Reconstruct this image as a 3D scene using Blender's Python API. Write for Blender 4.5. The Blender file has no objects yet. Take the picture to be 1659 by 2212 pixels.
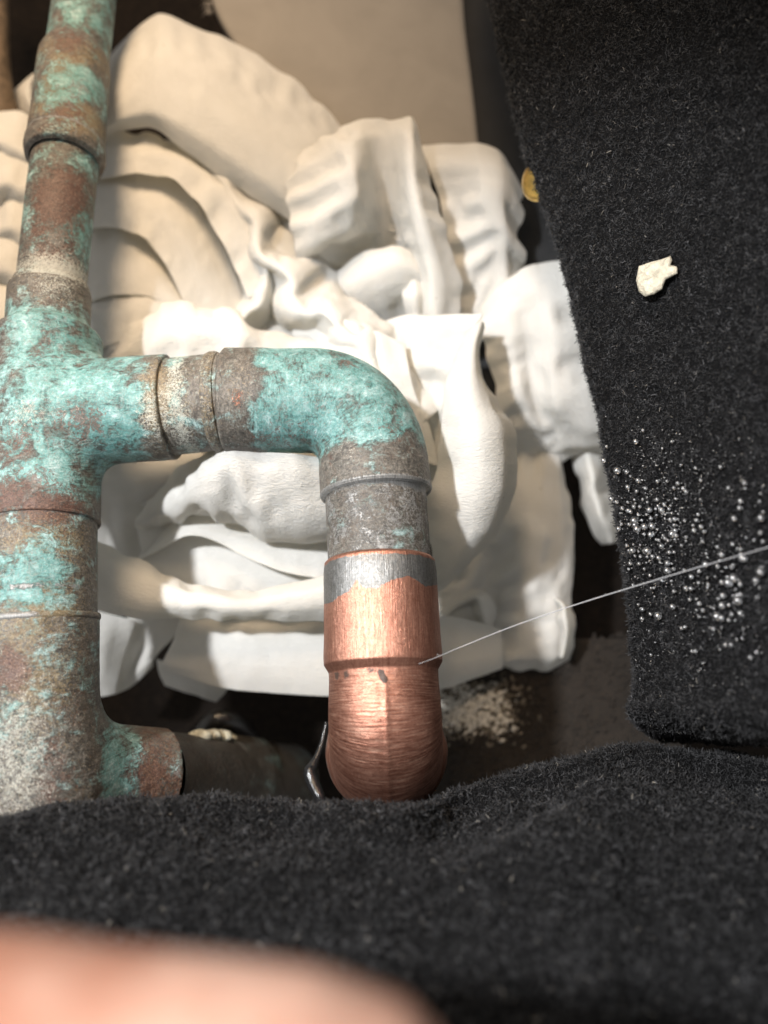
import bpy, math
import numpy as np
from mathutils import Matrix, Vector

# ------------------------------------------------------------------ scene, camera, light
sc = bpy.context.scene
COL = sc.collection
S_D = 2500.0 / 1659.0          # working pixels -> photograph pixels
FPX = 2507.0 / S_D             # focal length in working pixels
CX, CY = 829.5, 1106.0
PITCH = math.radians(15.0)     # camera looks 75 degrees down into the floor hatch
CAM = np.array([0.0, 0.0, 0.30])
RM = np.array(Matrix.Rotation(PITCH, 3, 'X'))

def w(p):
    """camera-frame millimetres (right, up, depth) -> world metres"""
    p = np.atleast_2d(np.asarray(p, float)) * 0.001
    q = p * np.array([1, 1, -1.0])
    return q @ RM.T + CAM

def cam(p):
    """(x, y, depth) measured on the photograph -> camera-frame millimetres"""
    p = np.atleast_2d(np.asarray(p, float))
    d = p[:, 2]
    return np.stack([(p[:, 0] - CX) / FPX * d, (CY - p[:, 1]) / FPX * d, d], 1)

def proj(c):
    return np.stack([c[:, 0] / c[:, 2] * FPX + CX, CY - c[:, 1] / c[:, 2] * FPX], 1)

cd = bpy.data.cameras.new('camera')
co = bpy.data.objects.new('camera', cd); COL.objects.link(co)
co.location = CAM; co.rotation_euler = (PITCH, 0, 0)
cd.sensor_fit = 'HORIZONTAL'; cd.sensor_width = 36; cd.lens = 36 * 2507 / 2500
cd.clip_start = 0.002; cd.clip_end = 10
cd.dof.use_dof = True; cd.dof.focus_distance = 0.160; cd.dof.aperture_fstop = 9.0
sc.camera = co

wd = bpy.data.worlds.new('World'); sc.world = wd; wd.use_nodes = True
bg = wd.node_tree.nodes['Background']
bg.inputs[0].default_value = (1.0, 0.975, 0.94, 1); bg.inputs[1].default_value = 0.46

def aim(o, src_mm, dst_mm):
    a = Vector(w(src_mm)[0]); b = Vector(w(dst_mm)[0])
    o.location = a; o.rotation_euler = (b - a).to_track_quat('-Z', 'Y').to_euler()

# hard daylight-white lamp, up-left of and behind the camera
ld = bpy.data.lights.new('work_light', 'SPOT')
ld.energy = 19; ld.color = (0.985, 0.99, 1.0); ld.shadow_soft_size = 0.016
ld.spot_size = math.radians(27.5); ld.spot_blend = 0.5
lo = bpy.data.objects.new('work_light', ld); COL.objects.link(lo)
tgt = np.array([34.0, -30.0, 180.0])
dirL = np.array([-0.69, 0.48, -1.0]); dirL /= np.linalg.norm(dirL)
aim(lo, tgt + dirL * 560, tgt)
# warm room lamp giving the soft cream light at the back
la = bpy.data.lights.new('room_lamp', 'AREA')
la.energy = 0.24; la.color = (1.0, 0.72, 0.45); la.shape = 'DISK'; la.size = 0.16; la.spread = math.radians(52)
lao = bpy.data.objects.new('room_lamp', la); COL.objects.link(lao)
aim(lao, (-90, 330, -90), (-85, 85, 200))

sc.render.engine = 'CYCLES'
sc.view_settings.view_transform = 'Standard'; sc.view_settings.look = 'None'
sc.view_settings.exposure = 0.0; sc.view_settings.gamma = 1.0
sc.cycles.use_denoising = True
sc.cycles.max_bounces = 8; sc.cycles.transparent_max_bounces = 8
sc.cycles.sample_clamp_indirect = 4.0; sc.cycles.caustics_reflective = False; sc.cycles.caustics_refractive = False

# ------------------------------------------------------------------ numpy noise
_rs = np.random.RandomState(7)
_perm = np.concatenate([_rs.permutation(256)] * 3)
_g = _rs.normal(size=(256, 3)); _g /= np.linalg.norm(_g, axis=1)[:, None]

def perlin(p):
    p = np.asarray(p, float); i = np.floor(p).astype(int); f = p - i; i &= 255
    u = f * f * f * (f * (f * 6 - 15) + 10)
    out = 0
    for dx in (0, 1):
        for dy in (0, 1):
            for dz in (0, 1):
                h = _perm[_perm[_perm[i[:, 0] + dx] + i[:, 1] + dy] + i[:, 2] + dz]
                g = _g[h]
                dot = g[:, 0] * (f[:, 0] - dx) + g[:, 1] * (f[:, 1] - dy) + g[:, 2] * (f[:, 2] - dz)
                wt = (u[:, 0] if dx else 1 - u[:, 0]) * (u[:, 1] if dy else 1 - u[:, 1]) * (u[:, 2] if dz else 1 - u[:, 2])
                out = out + dot * wt
    return out

def fbm(p, octv=4, gain=0.5):
    a = 1.0; s = 0; p = np.asarray(p, float).copy()
    for _ in range(octv):
        s = s + a * perlin(p); p = p * 2.03 + 11.7; a *= gain
    return s

def ridged(p, octv=3):
    a = 1.0; s = 0; p = np.asarray(p, float).copy()
    for _ in range(octv):
        s = s + a * (1 - np.abs(perlin(p)) * 2.2); p = p * 2.1 + 5.3; a *= 0.5
    return s

def tri(x): return np.abs((x % 1.0) - 0.5) * 2
def crumple(p, seed, f=0.035):
    r = np.random.RandomState(int(seed * 31) + 5); s = 0; a = 1.0
    wq = np.stack([perlin(p * 0.03 + seed), perlin(p * 0.03 + seed + 40), perlin(p * 0.03 + seed + 80)], 1) * 9
    q = p + wq
    for k in range(7):
        d = r.normal(size=3); d[2] *= 0.35; d /= np.linalg.norm(d)
        m = sstep(-0.12, 0.22, perlin(p * 0.045 + k * 9.1 + seed))
        s = s + a * m * (tri(q @ d * f * (1 + 0.35 * k) + r.rand()) - 0.5); a *= 0.8
    return s
def facet(uv, seed, cell):
    """crumpled-paper relief: random heights on a triangle lattice, linear between (sharp creases)"""
    r = np.random.RandomState(int(seed * 17) + 3); H = r.normal(size=(64, 64))
    th = r.rand() * 3; c, s_ = math.cos(th), math.sin(th)
    p3 = np.stack([uv[:, 0], uv[:, 1], np.full(len(uv), seed * 5.0)], 1)
    q = uv + np.stack([perlin(p3 * (0.5 / cell)), perlin(p3 * (0.5 / cell) + 50)], 1) * cell * 0.9
    x = (q[:, 0] * c - q[:, 1] * s_) / cell; y = (q[:, 0] * s_ + q[:, 1] * c) / (cell * 1.5)
    i = np.floor(x).astype(int); j = np.floor(y).astype(int); u = x - i; v = y - j
    h = lambda a, b: H[a % 64, b % 64]
    lo = h(i, j) * (1 - u - v) + h(i + 1, j) * u + h(i, j + 1) * v
    up = h(i + 1, j + 1) * (u + v - 1) + h(i + 1, j) * (1 - v) + h(i, j + 1) * (1 - u)
    return np.where(u + v < 1, lo, up)
def sstep(a, b, x):
    t = np.clip((x - a) / (b - a), 0, 1); return t * t * (3 - 2 * t)

# ------------------------------------------------------------------ object helpers
def tag(o, label=None, cat=None, group=None, kind=None):
    for k, v in (('label', label), ('category', cat), ('group', group), ('kind', kind)):
        if v: o[k] = v
    return o

def empty(name, at_mm, label, cat, group=None):
    o = bpy.data.objects.new(name, None); COL.objects.link(o)
    o.location = w(at_mm)[0]; o.empty_display_size = 0.01
    return tag(o, label, cat, group)

def mesh_obj(name, verts_w, faces, mat, parent=None, uv=None, attrs=None, smooth=True):
    """verts in world metres; faces (n,4) or (n,3) array or list"""
    me = bpy.data.meshes.new(name)
    verts_w = np.asarray(verts_w, float)
    if parent is not None:
        off = np.array(parent.matrix_basis.translation)
        p = parent
        while p.parent is not None:
            p = p.parent; off = off + np.array(p.matrix_basis.translation)
        origin = np.zeros(3)
    else:
        origin = verts_w.mean(0); off = origin
    me.from_pydata((verts_w - off).tolist(), [], faces.tolist() if hasattr(faces, 'tolist') else faces)
    if smooth:
        me.polygons.foreach_set('use_smooth', [True] * len(me.polygons))
    if uv is not None:
        l = me.uv_layers.new(name='UVMap')
        vi = np.empty(len(me.loops), int); me.loops.foreach_get('vertex_index', vi)
        l.data.foreach_set('uv', np.asarray(uv, np.float32)[vi].ravel())
    if attrs:
        for k, v in attrs.items():
            a = me.attributes.new(k, 'FLOAT', 'POINT'); a.data.foreach_set('value', np.asarray(v, np.float32))
    me.materials.append(mat); me.update()
    o = bpy.data.objects.new(name, me); COL.objects.link(o)
    if parent is not None: o.parent = parent
    else: o.location = origin
    return o

def grid_faces(n, m, wrap=False):
    i, j = np.meshgrid(np.arange(n - 1), np.arange(m if wrap else m - 1), indexing='ij')
    i = i.ravel(); j = j.ravel(); k = (j + 1) % m
    return np.stack([i * m + j, i * m + k, (i + 1) * m + k, (i + 1) * m + j], 1)

def crom(pts, n, tens=0.0):
    """Catmull-Rom through pts (k,c), n samples by control parameter weighted by chord"""
    pts = np.asarray(pts, float); k = len(pts)
    if k == 2:
        t = np.linspace(0, 1, n)[:, None]; return pts[0] * (1 - t) + pts[1] * t
    ch = np.concatenate([[0], np.cumsum(np.maximum(np.linalg.norm(np.diff(pts, axis=0), axis=1), 1e-6) ** 0.7)])
    t = np.linspace(0, ch[-1], n); seg = np.clip(np.searchsorted(ch, t, 'right') - 1, 0, k - 2)
    f = ((t - ch[seg]) / (ch[seg + 1] - ch[seg]))[:, None]
    ext = np.vstack([2 * pts[0] - pts[1], pts, 2 * pts[-1] - pts[-2]])
    p0, p1, p2, p3 = ext[seg], ext[seg + 1], ext[seg + 2], ext[seg + 3]
    cr_ = 0.5 * (2 * p1 + (p2 - p0) * f + (2 * p0 - 5 * p1 + 4 * p2 - p3) * f ** 2 + (3 * p1 - p0 - 3 * p2 + p3) * f ** 3)
    return cr_ * (1 - tens) + tens * (p1 * (1 - f) + p2 * f)

def crom_rows(A, n, tens=0.0):
    """A (k,m,3) -> (n,m,3) Catmull-Rom along the first axis (shared parameter)"""
    k, m, c = A.shape
    if k == 2:
        t = np.linspace(0, 1, n)[:, None, None]; return A[0] * (1 - t) + A[1] * t
    dl = np.maximum(np.linalg.norm(np.diff(A, axis=0), axis=2).mean(1), 1e-6) ** 0.7
    ch = np.concatenate([[0], np.cumsum(dl)])
    t = np.linspace(0, ch[-1], n); seg = np.clip(np.searchsorted(ch, t, 'right') - 1, 0, k - 2)
    f = ((t - ch[seg]) / (ch[seg + 1] - ch[seg]))[:, None, None]
    ext = np.concatenate([[2 * A[0] - A[1]], A, [2 * A[-1] - A[-2]]])
    p0, p1, p2, p3 = ext[seg], ext[seg + 1], ext[seg + 2], ext[seg + 3]
    cr_ = 0.5 * (2 * p1 + (p2 - p0) * f + (2 * p0 - 5 * p1 + 4 * p2 - p3) * f ** 2 + (3 * p1 - p0 - 3 * p2 + p3) * f ** 3)
    return cr_ * (1 - tens) + tens * (p1 * (1 - f) + p2 * f)

def grid_normals(G):
    du = np.gradient(G, axis=0); dv = np.gradient(G, axis=1)
    n = np.cross(du, dv); n /= np.linalg.norm(n, axis=2)[..., None] + 1e-12
    return n

def loft(rows, n, m, tens=0.0):
    """rows of (x,y,depth) measured points -> camera-mm grid (n,m,3)"""
    R = np.stack([crom(cam(r), m, tens) for r in rows])
    return crom_rows(R, n, tens)

# ------------------------------------------------------------------ shader helper
class NT:
    def __init__(s, name):
        s.m = bpy.data.materials.new(name); s.m.use_nodes = True
        s.t = s.m.node_tree; s.t.nodes.clear()
        s.out = s.n('ShaderNodeOutputMaterial')
    def n(s, typ, **kw):
        nd = s.t.nodes.new(typ)
        for k, v in kw.items(): setattr(nd, k, v)
        return nd
    def set(s, sock, v):
        if hasattr(v, 'is_output'): s.t.links.new(v, sock)
        elif isinstance(v, (tuple, list)) and len(v) == 3 and sock.type == 'RGBA': sock.default_value = (*v, 1)
        else: sock.default_value = v
    def math(s, op, a, b=0.0, c=0.0, clamp=False):
        nd = s.n('ShaderNodeMath', operation=op, use_clamp=clamp)
        for i, v in enumerate((a, b, c)): s.set(nd.inputs[i], v)
        return nd.outputs[0]
    def add(s, *a):
        r = a[0]
        for x in a[1:]: r = s.math('ADD', r, x)
        return r
    def mul(s, a, b): return s.math('MULTIPLY', a, b)
    def step(s, lo, hi, x):
        nd = s.n('ShaderNodeMapRange', interpolation_type='SMOOTHSTEP')
        s.set(nd.inputs[0], x); nd.inputs[1].default_value = lo; nd.inputs[2].default_value = hi
        return nd.outputs[0]
    def mix(s, f, a, b):
        nd = s.n('ShaderNodeMix', data_type='RGBA'); s.set(nd.inputs[0], f); s.set(nd.inputs[6], a); s.set(nd.inputs[7], b)
        return nd.outputs[2]
    def fmix(s, f, a, b):
        nd = s.n('ShaderNodeMix', data_type='FLOAT'); s.set(nd.inputs[0], f); s.set(nd.inputs[2], a); s.set(nd.inputs[3], b)
        return nd.outputs[0]
    def ramp(s, f, stops):
        nd = s.n('ShaderNodeValToRGB'); s.set(nd.inputs[0], f); cr = nd.color_ramp
        while len(cr.elements) < len(stops): cr.elements.new(0.5)
        for e, (p, c) in zip(cr.elements, stops): e.position = p; e.color = (*c, 1)
        return nd.outputs[0]
    def attr(s, name):
        nd = s.n('ShaderNodeAttribute', attribute_name=name); return nd.outputs['Fac']
    def noise(s, vec, scale, detail=4, rough=0.55, dist=0.0):
        nd = s.n('ShaderNodeTexNoise'); s.set(nd.inputs['Vector'], vec)
        nd.inputs['Scale'].default_value = scale; nd.inputs['Detail'].default_value = detail
        nd.inputs['Roughness'].default_value = rough; nd.inputs['Distortion'].default_value = dist
        return nd.outputs[0]
    def voro(s, vec, scale, feature='DISTANCE_TO_EDGE', rnd=1.0):
        nd = s.n('ShaderNodeTexVoronoi', feature=feature); s.set(nd.inputs['Vector'], vec)
        nd.inputs['Scale'].default_value = scale; nd.inputs['Randomness'].default_value = rnd
        return nd.outputs[0]
    def mapping(s, vec, scale=(1, 1, 1), rot=(0, 0, 0), loc=(0, 0, 0)):
        nd = s.n('ShaderNodeMapping'); s.set(nd.inputs[0], vec)
        nd.inputs[1].default_value = loc; nd.inputs[2].default_value = rot; nd.inputs[3].default_value = scale
        return nd.outputs[0]
    def bump(s, h, strength=0.5, dist=0.0003, normal=None):
        nd = s.n('ShaderNodeBump'); nd.inputs['Strength'].default_value = strength
        nd.inputs['Distance'].default_value = dist; s.set(nd.inputs['Height'], h)
        if normal is not None: s.set(nd.inputs['Normal'], normal)
        return nd.outputs[0]
    def geo_mm(s):
        g = s.n('ShaderNodeNewGeometry')
        return s.mapping(g.outputs['Position'], scale=(1000, 1000, 1000))
    def uv(s):
        nd = s.n('ShaderNodeUVMap', uv_map='UVMap'); return nd.outputs[0]
    def principled(s, **kw):
        nd = s.n('ShaderNodeBsdfPrincipled')
        for k, v in kw.items(): s.set(nd.inputs[k.replace('_', ' ')], v)
        s.t.links.new(nd.outputs[0], s.out.inputs[0]); return nd

# ------------------------------------------------------------------ materials
def mat_patina():
    t = NT('weathered_copper')
    P = t.geo_mm(); U = t.uv()
    teal, brown, tin, cu, ochre, pale, dark = [t.attr(k) for k in ('teal', 'brown', 'tin', 'cu', 'ochre', 'pale', 'dark')]
    n1 = t.noise(P, 0.16, 8, 0.62, 0.6); n2 = t.noise(P, 0.55, 8, 0.68, 1.2); n3 = t.noise(P, 2.2, 6, 0.7, 0.4)
    n4 = t.noise(t.mapping(P, loc=(31, 7, 3)), 0.30, 9, 0.7, 1.8)
    n5 = t.noise(t.mapping(P, loc=(-11, 47, 9)), 0.8, 7, 0.7, 2.5)
    fl = t.noise(t.mapping(U, scale=(1.0, 0.35, 1)), 0.7, 7, 0.65, 2.0)
    crack = t.voro(t.mapping(P, loc=(2, 3, 4)), 1.15)
    spk = t.voro(P, 2.6, 'F1')
    n6 = t.noise(t.mapping(P, loc=(5, -9, 17)), 6.0, 3, 0.7)
    dn = lambda n, k: t.mul(t.math('SUBTRACT', n, 0.5), k)
    # oxide base
    base = t.ramp(t.add(t.mul(n2, 0.45), t.mul(fl, 0.35), t.mul(n3, 0.35), -0.075), [(0.35, (0.018, 0.017, 0.016)), (0.44, (0.058, 0.054, 0.048)), (0.51, (0.112, 0.104, 0.091)), (0.58, (0.185, 0.174, 0.152)), (0.70, (0.38, 0.36, 0.32))])
    base = t.mix(t.mul(t.step(0.45, 0.66, n4), 0.35), base, (0.135, 0.095, 0.07))
    och = t.mul(t.step(0.40, 0.80, t.add(ochre, dn(n5, 3.0), dn(n3, 1.0))), 0.5)
    base = t.mix(och, base, t.ramp(n3, [(0.3, (0.12, 0.085, 0.035)), (0.55, (0.30, 0.225, 0.11)), (0.75, (0.46, 0.38, 0.24))]))
    # verdigris
    mt = t.step(0.16, 0.92, t.add(teal, dn(n1, 3.6), dn(n2, 1.4), dn(fl, 1.3), dn(n3, 0.6), dn(n6, 0.25)))
    tcol = t.ramp(t.add(dn(n2, 0.9), dn(n3, 0.5), dn(fl, 0.8), dn(n1, 1.4), dn(n6, 0.15), 0.47), [(0.14, (0.032, 0.085, 0.078)), (0.34, (0.070, 0.185, 0.175)), (0.50, (0.115, 0.275, 0.265)), (0.66, (0.20, 0.37, 0.365)), (0.84, (0.40, 0.53, 0.54))])
    tcol = t.mix(t.mul(t.step(0.46, 0.64, n5), 0.65), tcol, (0.175, 0.215, 0.20))
    tcol = t.mix(t.mul(t.step(0.52, 0.66, n4), 0.5), tcol, (0.31, 0.40, 0.41))
    col = t.mix(mt, base, tcol)
    # cuprite patches showing through
    mb = t.step(0.38, 0.74, t.add(brown, dn(n4, 2.0), dn(n5, 1.5), dn(n3, 0.8), dn(n6, 0.3)))
    col = t.mix(t.mul(mb, 0.78), col, t.ramp(n3, [(0.35, (0.045, 0.020, 0.015)), (0.55, (0.115, 0.053, 0.037)), (0.72, (0.21, 0.11, 0.08))]))
    # chalky crust and hair-line crackle
    ck = t.mul(t.math('SUBTRACT', 1.0, t.step(0.015, 0.085, crack)), t.step(0.40, 0.7, t.add(t.mul(pale, 0.7), dn(n2, 2.0))))
    ch = t.mul(t.step(0.55, 0.95, t.add(t.mul(pale, 0.62), dn(n3, 2.2), dn(n4, 1.2), dn(n6, 1.2), 0.08)), 0.7)
    col = t.mix(t.math('MAXIMUM', t.mul(ck, 0.75), ch), col, (0.52, 0.53, 0.47))
    dots = t.mul(t.math('SUBTRACT', 1.0, t.step(0.10, 0.2, spk)), t.step(0.55, 0.65, n5))
    col = t.mix(t.mul(dots, 0.55), col, (0.03, 0.035, 0.03))
    # solder-tinned and bright copper
    sA = t.noise(t.mapping(U, scale=(0.10, 6.5, 1), rot=(0, 0, 0.10)), 1.0, 4, 0.6, 0.25)
    sB = t.noise(t.mapping(U, scale=(4.5, 0.16, 1), rot=(0, 0, -0.06)), 1.0, 4, 0.6, 0.35)
    sC = t.noise(t.mapping(U, scale=(0.25, 5.0, 1), rot=(0, 0, -0.55)), 1.0, 4, 0.6, 0.2)
    sel = t.attr('ring')
    scr = t.fmix(sel, t.add(t.mul(sA, 0.65), t.mul(sC, 0.35)), sB)
    fine = t.noise(P, 6.0, 3, 0.6)
    ccol = t.ramp(t.add(t.mul(scr, 0.6), t.mul(n3, 0.25), t.mul(n2, 0.15)), [(0.30, (0.11, 0.036, 0.022)), (0.43, (0.33, 0.142, 0.098)), (0.54, (0.52, 0.265, 0.19)), (0.70, (0.82, 0.54, 0.41))])
    tincol = t.ramp(t.add(t.mul(scr, 0.5), t.mul(n3, 0.3), t.mul(n2, 0.2)), [(0.36, (0.07, 0.069, 0.066)), (0.47, (0.19, 0.19, 0.185)), (0.57, (0.30, 0.30, 0.295)), (0.72, (0.55, 0.55, 0.54))])
    mti = t.step(0.42, 0.58, t.add(tin, dn(n3, 0.7), dn(n2, 0.5)))
    mcu = t.step(0.42, 0.60, t.add(cu, dn(n3, 1.3)))
    col = t.mix(mcu, col, ccol); col = t.mix(mti, col, tincol)
    mdk = t.step(0.42, 0.60, t.add(dark, t.mul(t.math('SUBTRACT', n3, 0.5), 0.9)))
    col = t.mix(t.mul(mdk, 0.9), col, (0.028, 0.024, 0.020))
    metal = t.mul(t.math('MAXIMUM', t.mul(mti, 0.38), t.mul(mcu, 0.92)), t.math('SUBTRACT', 1.0, t.mul(mdk, 0.8)))
    shiny = t.math('MAXIMUM', mti, mcu)
    rough = t.fmix(shiny, t.add(0.36, t.mul(n3, 0.28)), t.add(0.25, t.mul(fine, 0.16), t.mul(scr, 0.22)))
    hp = t.add(t.mul(n2, 0.9), t.mul(n3, 0.45), t.mul(mt, 0.22), t.mul(mb, -0.2), t.mul(ck, 0.25), t.mul(dots, -0.35), t.mul(fl, 0.4))
    hs = t.add(t.mul(scr, 0.55), t.mul(fine, 0.10), t.mul(n2, 0.45))
    b = t.bump(t.fmix(shiny, hp, hs), 0.9, 0.00028)
    t.principled(Base_Color=col, Metallic=metal, Roughness=rough, Normal=b)
    return t.m

def mat_paper():
    t = NT('paper_towel')
    P = t.geo_mm(); U = t.uv()
    wv = t.noise(U, 0.22, 3, 0.5)
    cr = t.noise(t.mapping(U, scale=(2.7, 0.9, 1), rot=(0, 0, 0.35)), 1.0, 4, 0.55, 0.9)
    cr2 = t.noise(t.mapping(U, scale=(3.0, 0.9, 1), rot=(0, 0, 0.3)), 1.0, 3, 0.6, 0.6)
    lump = t.noise(U, 0.45, 3, 0.5, 0.3)
    h = t.add(t.mul(cr, 1.0), t.mul(cr2, 0.55), t.mul(lump, 0.08))
    b = t.bump(h, 0.9, 0.00034)
    fleck = t.math('SUBTRACT', 1.0, t.step(0.020, 0.034, t.voro(P, 0.12, 'F1')))
    col = t.mix(t.step(0.3, 0.7, wv), (0.84, 0.835, 0.82), (0.88, 0.875, 0.865))
    col = t.mix(fleck, col, (0.30, 0.25, 0.18))
    d = t.n('ShaderNodeBsdfDiffuse'); t.set(d.inputs[0], col); t.set(d.inputs['Normal'], b)
    tr = t.n('ShaderNodeBsdfTranslucent'); t.set(tr.inputs[0], (0.86, 0.84, 0.75)); t.set(tr.inputs['Normal'], b)
    mx = t.n('ShaderNodeMixShader'); mx.inputs[0].default_value = 0.46
    t.t.links.new(d.outputs[0], mx.inputs[1]); t.t.links.new(tr.outputs[0], mx.inputs[2])
    t.t.links.new(mx.outputs[0], t.out.inputs[0])
    return t.m

def mat_felt(name, c0, c1, scale=1.3):
    t = NT(name); P = t.geo_mm()
    n = t.noise(P, scale, 6, 0.7, 0.6); n2 = t.noise(P, 0.25, 3)
    col = t.mix(t.step(0.35, 0.7, n), c0, c1)
    b = t.bump(t.add(n, t.mul(n2, 0.6)), 1.0, 0.0012)
    t.principled(Base_Color=col, Roughness=0.95, Normal=b, Specular_IOR_Level=0.15)
    return t.m

def mat_fibre(name, c0, c1, rough=0.45, spec=0.5):
    t = NT(name)
    hi = t.n('ShaderNodeHairInfo')
    r = hi.outputs['Random']
    tint = t.n('ShaderNodeAttribute', attribute_name='tint').outputs['Fac']
    col = t.ramp(t.add(t.mul(r, 0.45), t.mul(tint, 0.55)), [(0.0, c0), (0.80, c1), (0.96, tuple(min(1, x * 2.6) for x in c1)), (1.0, (0.22, 0.20, 0.17))])
    t.principled(Base_Color=col, Roughness=rough, Specular_IOR_Level=spec)
    return t.m

def mat_simple(name, col, rough=0.5, metal=0.0, nscale=0.5, var=0.25, bump=0.3, dist=0.0004, **kw):
    t = NT(name); P = t.geo_mm()
    n = t.noise(P, nscale, 6, 0.65, 0.5)
    lo = tuple(c * (1 - var) for c in col); hi = tuple(min(1, c * (1 + var)) for c in col)
    c = t.mix(t.step(0.3, 0.7, n), lo, hi)
    t.principled(Base_Color=c, Roughness=rough, Metallic=metal, Normal=t.bump(n, bump, dist), **kw)
    return t.m

M_PAT = mat_patina(); M_PAPER = mat_paper()
M_FELT = mat_felt('black_felt', (0.003, 0.003, 0.0033), (0.012, 0.012, 0.013))
M_FIBRE = mat_fibre('black_felt_fibre', (0.002, 0.002, 0.0022), (0.033, 0.033, 0.035))
M_LOOPF = mat_fibre('felt_loop_fibre', (0.004, 0.004, 0.0044), (0.034, 0.034, 0.036), 0.6, 0.3)
M_FLOORFELT = mat_felt('cavity_felt', (0.008, 0.006, 0.005), (0.024, 0.017, 0.012), 0.8)

# ------------------------------------------------------------------ cavity: floor, back panel, board
def sheet(name, rows, n, m, mat, parent=None, amp=0.0, freq=0.1, seed=0, thick=0.0, rid=0.0, rfreq=0.05, fine=0.0):
    G = loft(rows, n, m)
    N = grid_normals(G); q = G.reshape(-1, 3)
    disp = np.zeros(len(q))
    if amp: disp += amp * fbm(q * freq + seed * 13.1, 4)
    if rid: disp += rid * (ridged(q * rfreq * np.array([1, 1, 0.6]) + seed * 7.7, 3) - 0.9)
    if fine: disp += fine * fbm(q * 0.6 + seed * 3.3, 2)
    q = q + N.reshape(-1, 3) * disp[:, None]
    G = q.reshape(n, m, 3)
    du = np.concatenate([[0], np.cumsum(np.linalg.norm(np.diff(G, axis=0), axis=2).mean(1))])
    dv = np.concatenate([[0], np.cumsum(np.linalg.norm(np.diff(G, axis=1), axis=2).mean(0))])
    uv = np.stack(np.meshgrid(du, dv, indexing='ij'), 2).reshape(-1, 2) + seed * 37.0
    o = mesh_obj(name, w(q), grid_faces(n, m), mat, parent, uv=uv)
    if thick:
        md = o.modifiers.new('thickness', 'SOLIDIFY'); md.thickness = thick * 0.001; md.offset = 0
    return o, G

floor, Gf = sheet('cavity_floor', [[(-500, y, d), (300, y, d), (900, y, d), (1900, y, d)] for y, d in ((-500, 262), (300, 256), (900, 250), (1500, 240), (2600, 226))], 60, 60, M_FLOORFELT, amp=1.5, freq=0.05)
tag(floor, kind='structure')

def lowpoly_nub():
    import bmesh
    bm = bmesh.new(); bmesh.ops.create_icosphere(bm, subdivisions=2, radius=1.0)
    V = np.array([v.co[:] for v in bm.verts]); F = np.array([[v.index for v in f.verts] for f in bm.faces]); bm.free()
    return V, F
NUB_V, NUB_F = lowpoly_nub()

def nub_field(name, spots, radii, dirs, mat, parent):
    """loops of carpet pile: squashed, turned little lobes joined to one part"""
    Vs, Fs = [], []
    for k in range(len(spots)):
        a, b = radii[k]; th = dirs[k]
        c, s = math.cos(th), math.sin(th)
        v = NUB_V * np.array([a, b, b * 0.9])
        v = np.stack([v[:, 0] * c - v[:, 1] * s, v[:, 0] * s + v[:, 1] * c, v[:, 2]], 1) + spots[k]
        Vs.append(v); Fs.append(NUB_F + k * len(NUB_V))
    return tag(mesh_obj(name, w(np.vstack(Vs)), np.vstack(Fs), mat, parent), kind='stuff')

rs = np.random.RandomState(3)
M_LITLOOP = mat_simple('lit_loop_pile', (0.52, 0.49, 0.44), 0.9, 0, 1.2, 0.45, 0.8, 0.0006)  # loop colour carries the light of the sunlit floor patch
mat_rows = [[(850, y, d), (950, y, d), (1150, y, d), (1480, y, d)] for y, d in ((1380, 216), (1480, 212), (1600, 207), (1720, 202), (1850, 198))]
M_SHADELOOP = mat_simple('shaded_brown_loop_pile', (0.014, 0.0095, 0.006), 0.9, 0, 1.2, 0.5, 0.8, 0.0006)  # same brown pile with the surrounding shade put into its colour
loopmat, Gm = sheet('loop_pile_mat', mat_rows, 50, 80, M_SHADELOOP, amp=1.2, freq=0.05, thick=1.5)
tag(loopmat, 'brown loop pile mat with a painted-in patch of light on the floor behind the copper elbow', 'mat')
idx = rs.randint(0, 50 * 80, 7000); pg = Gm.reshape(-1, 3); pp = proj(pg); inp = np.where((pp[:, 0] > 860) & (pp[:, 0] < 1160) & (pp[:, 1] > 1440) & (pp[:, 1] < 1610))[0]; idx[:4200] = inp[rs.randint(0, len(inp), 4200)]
sp = Gm.reshape(-1, 3)[idx] + rs.normal(size=(7000, 3)) * np.array([0.9, 0.9, 0.15]) - np.array([0, 0, 0.5])
ra_ = np.stack([rs.uniform(0.6, 1.2, 7000), rs.uniform(0.4, 0.6, 7000)], 1); di_ = rs.normal(0.6, 0.6, 7000)
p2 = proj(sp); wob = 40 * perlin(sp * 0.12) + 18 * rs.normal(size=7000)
rr_ = rs.rand(7000); lit_w = 1.25 * np.exp(-np.abs((p2[:, 0] - 1010 + wob) / 105) ** 4 - np.abs((p2[:, 1] - 1532 + 0.4 * wob) / 58) ** 4)  # outline of the light patch painted into the pile
M_HALFLOOP = mat_simple('half_lit_brown_loop_pile', (0.13, 0.108, 0.083), 0.9, 0, 1.2, 0.5, 0.8, 0.0006)  # edge tone between the painted light and the painted shade
for nm_, sel_, mm_ in (('lit_loop_pile', rr_ < lit_w - 0.35, M_LITLOOP), ('half_lit_loop_pile', (rr_ >= lit_w - 0.35) & (rr_ < lit_w * 1.5), M_HALFLOOP), ('shaded_loop_pile', (rr_ >= lit_w - 0.35) & (rr_ >= lit_w * 1.5), M_SHADELOOP)):
    nub_field(nm_, sp[sel_], ra_[sel_], di_[sel_], mm_, loopmat)

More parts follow.
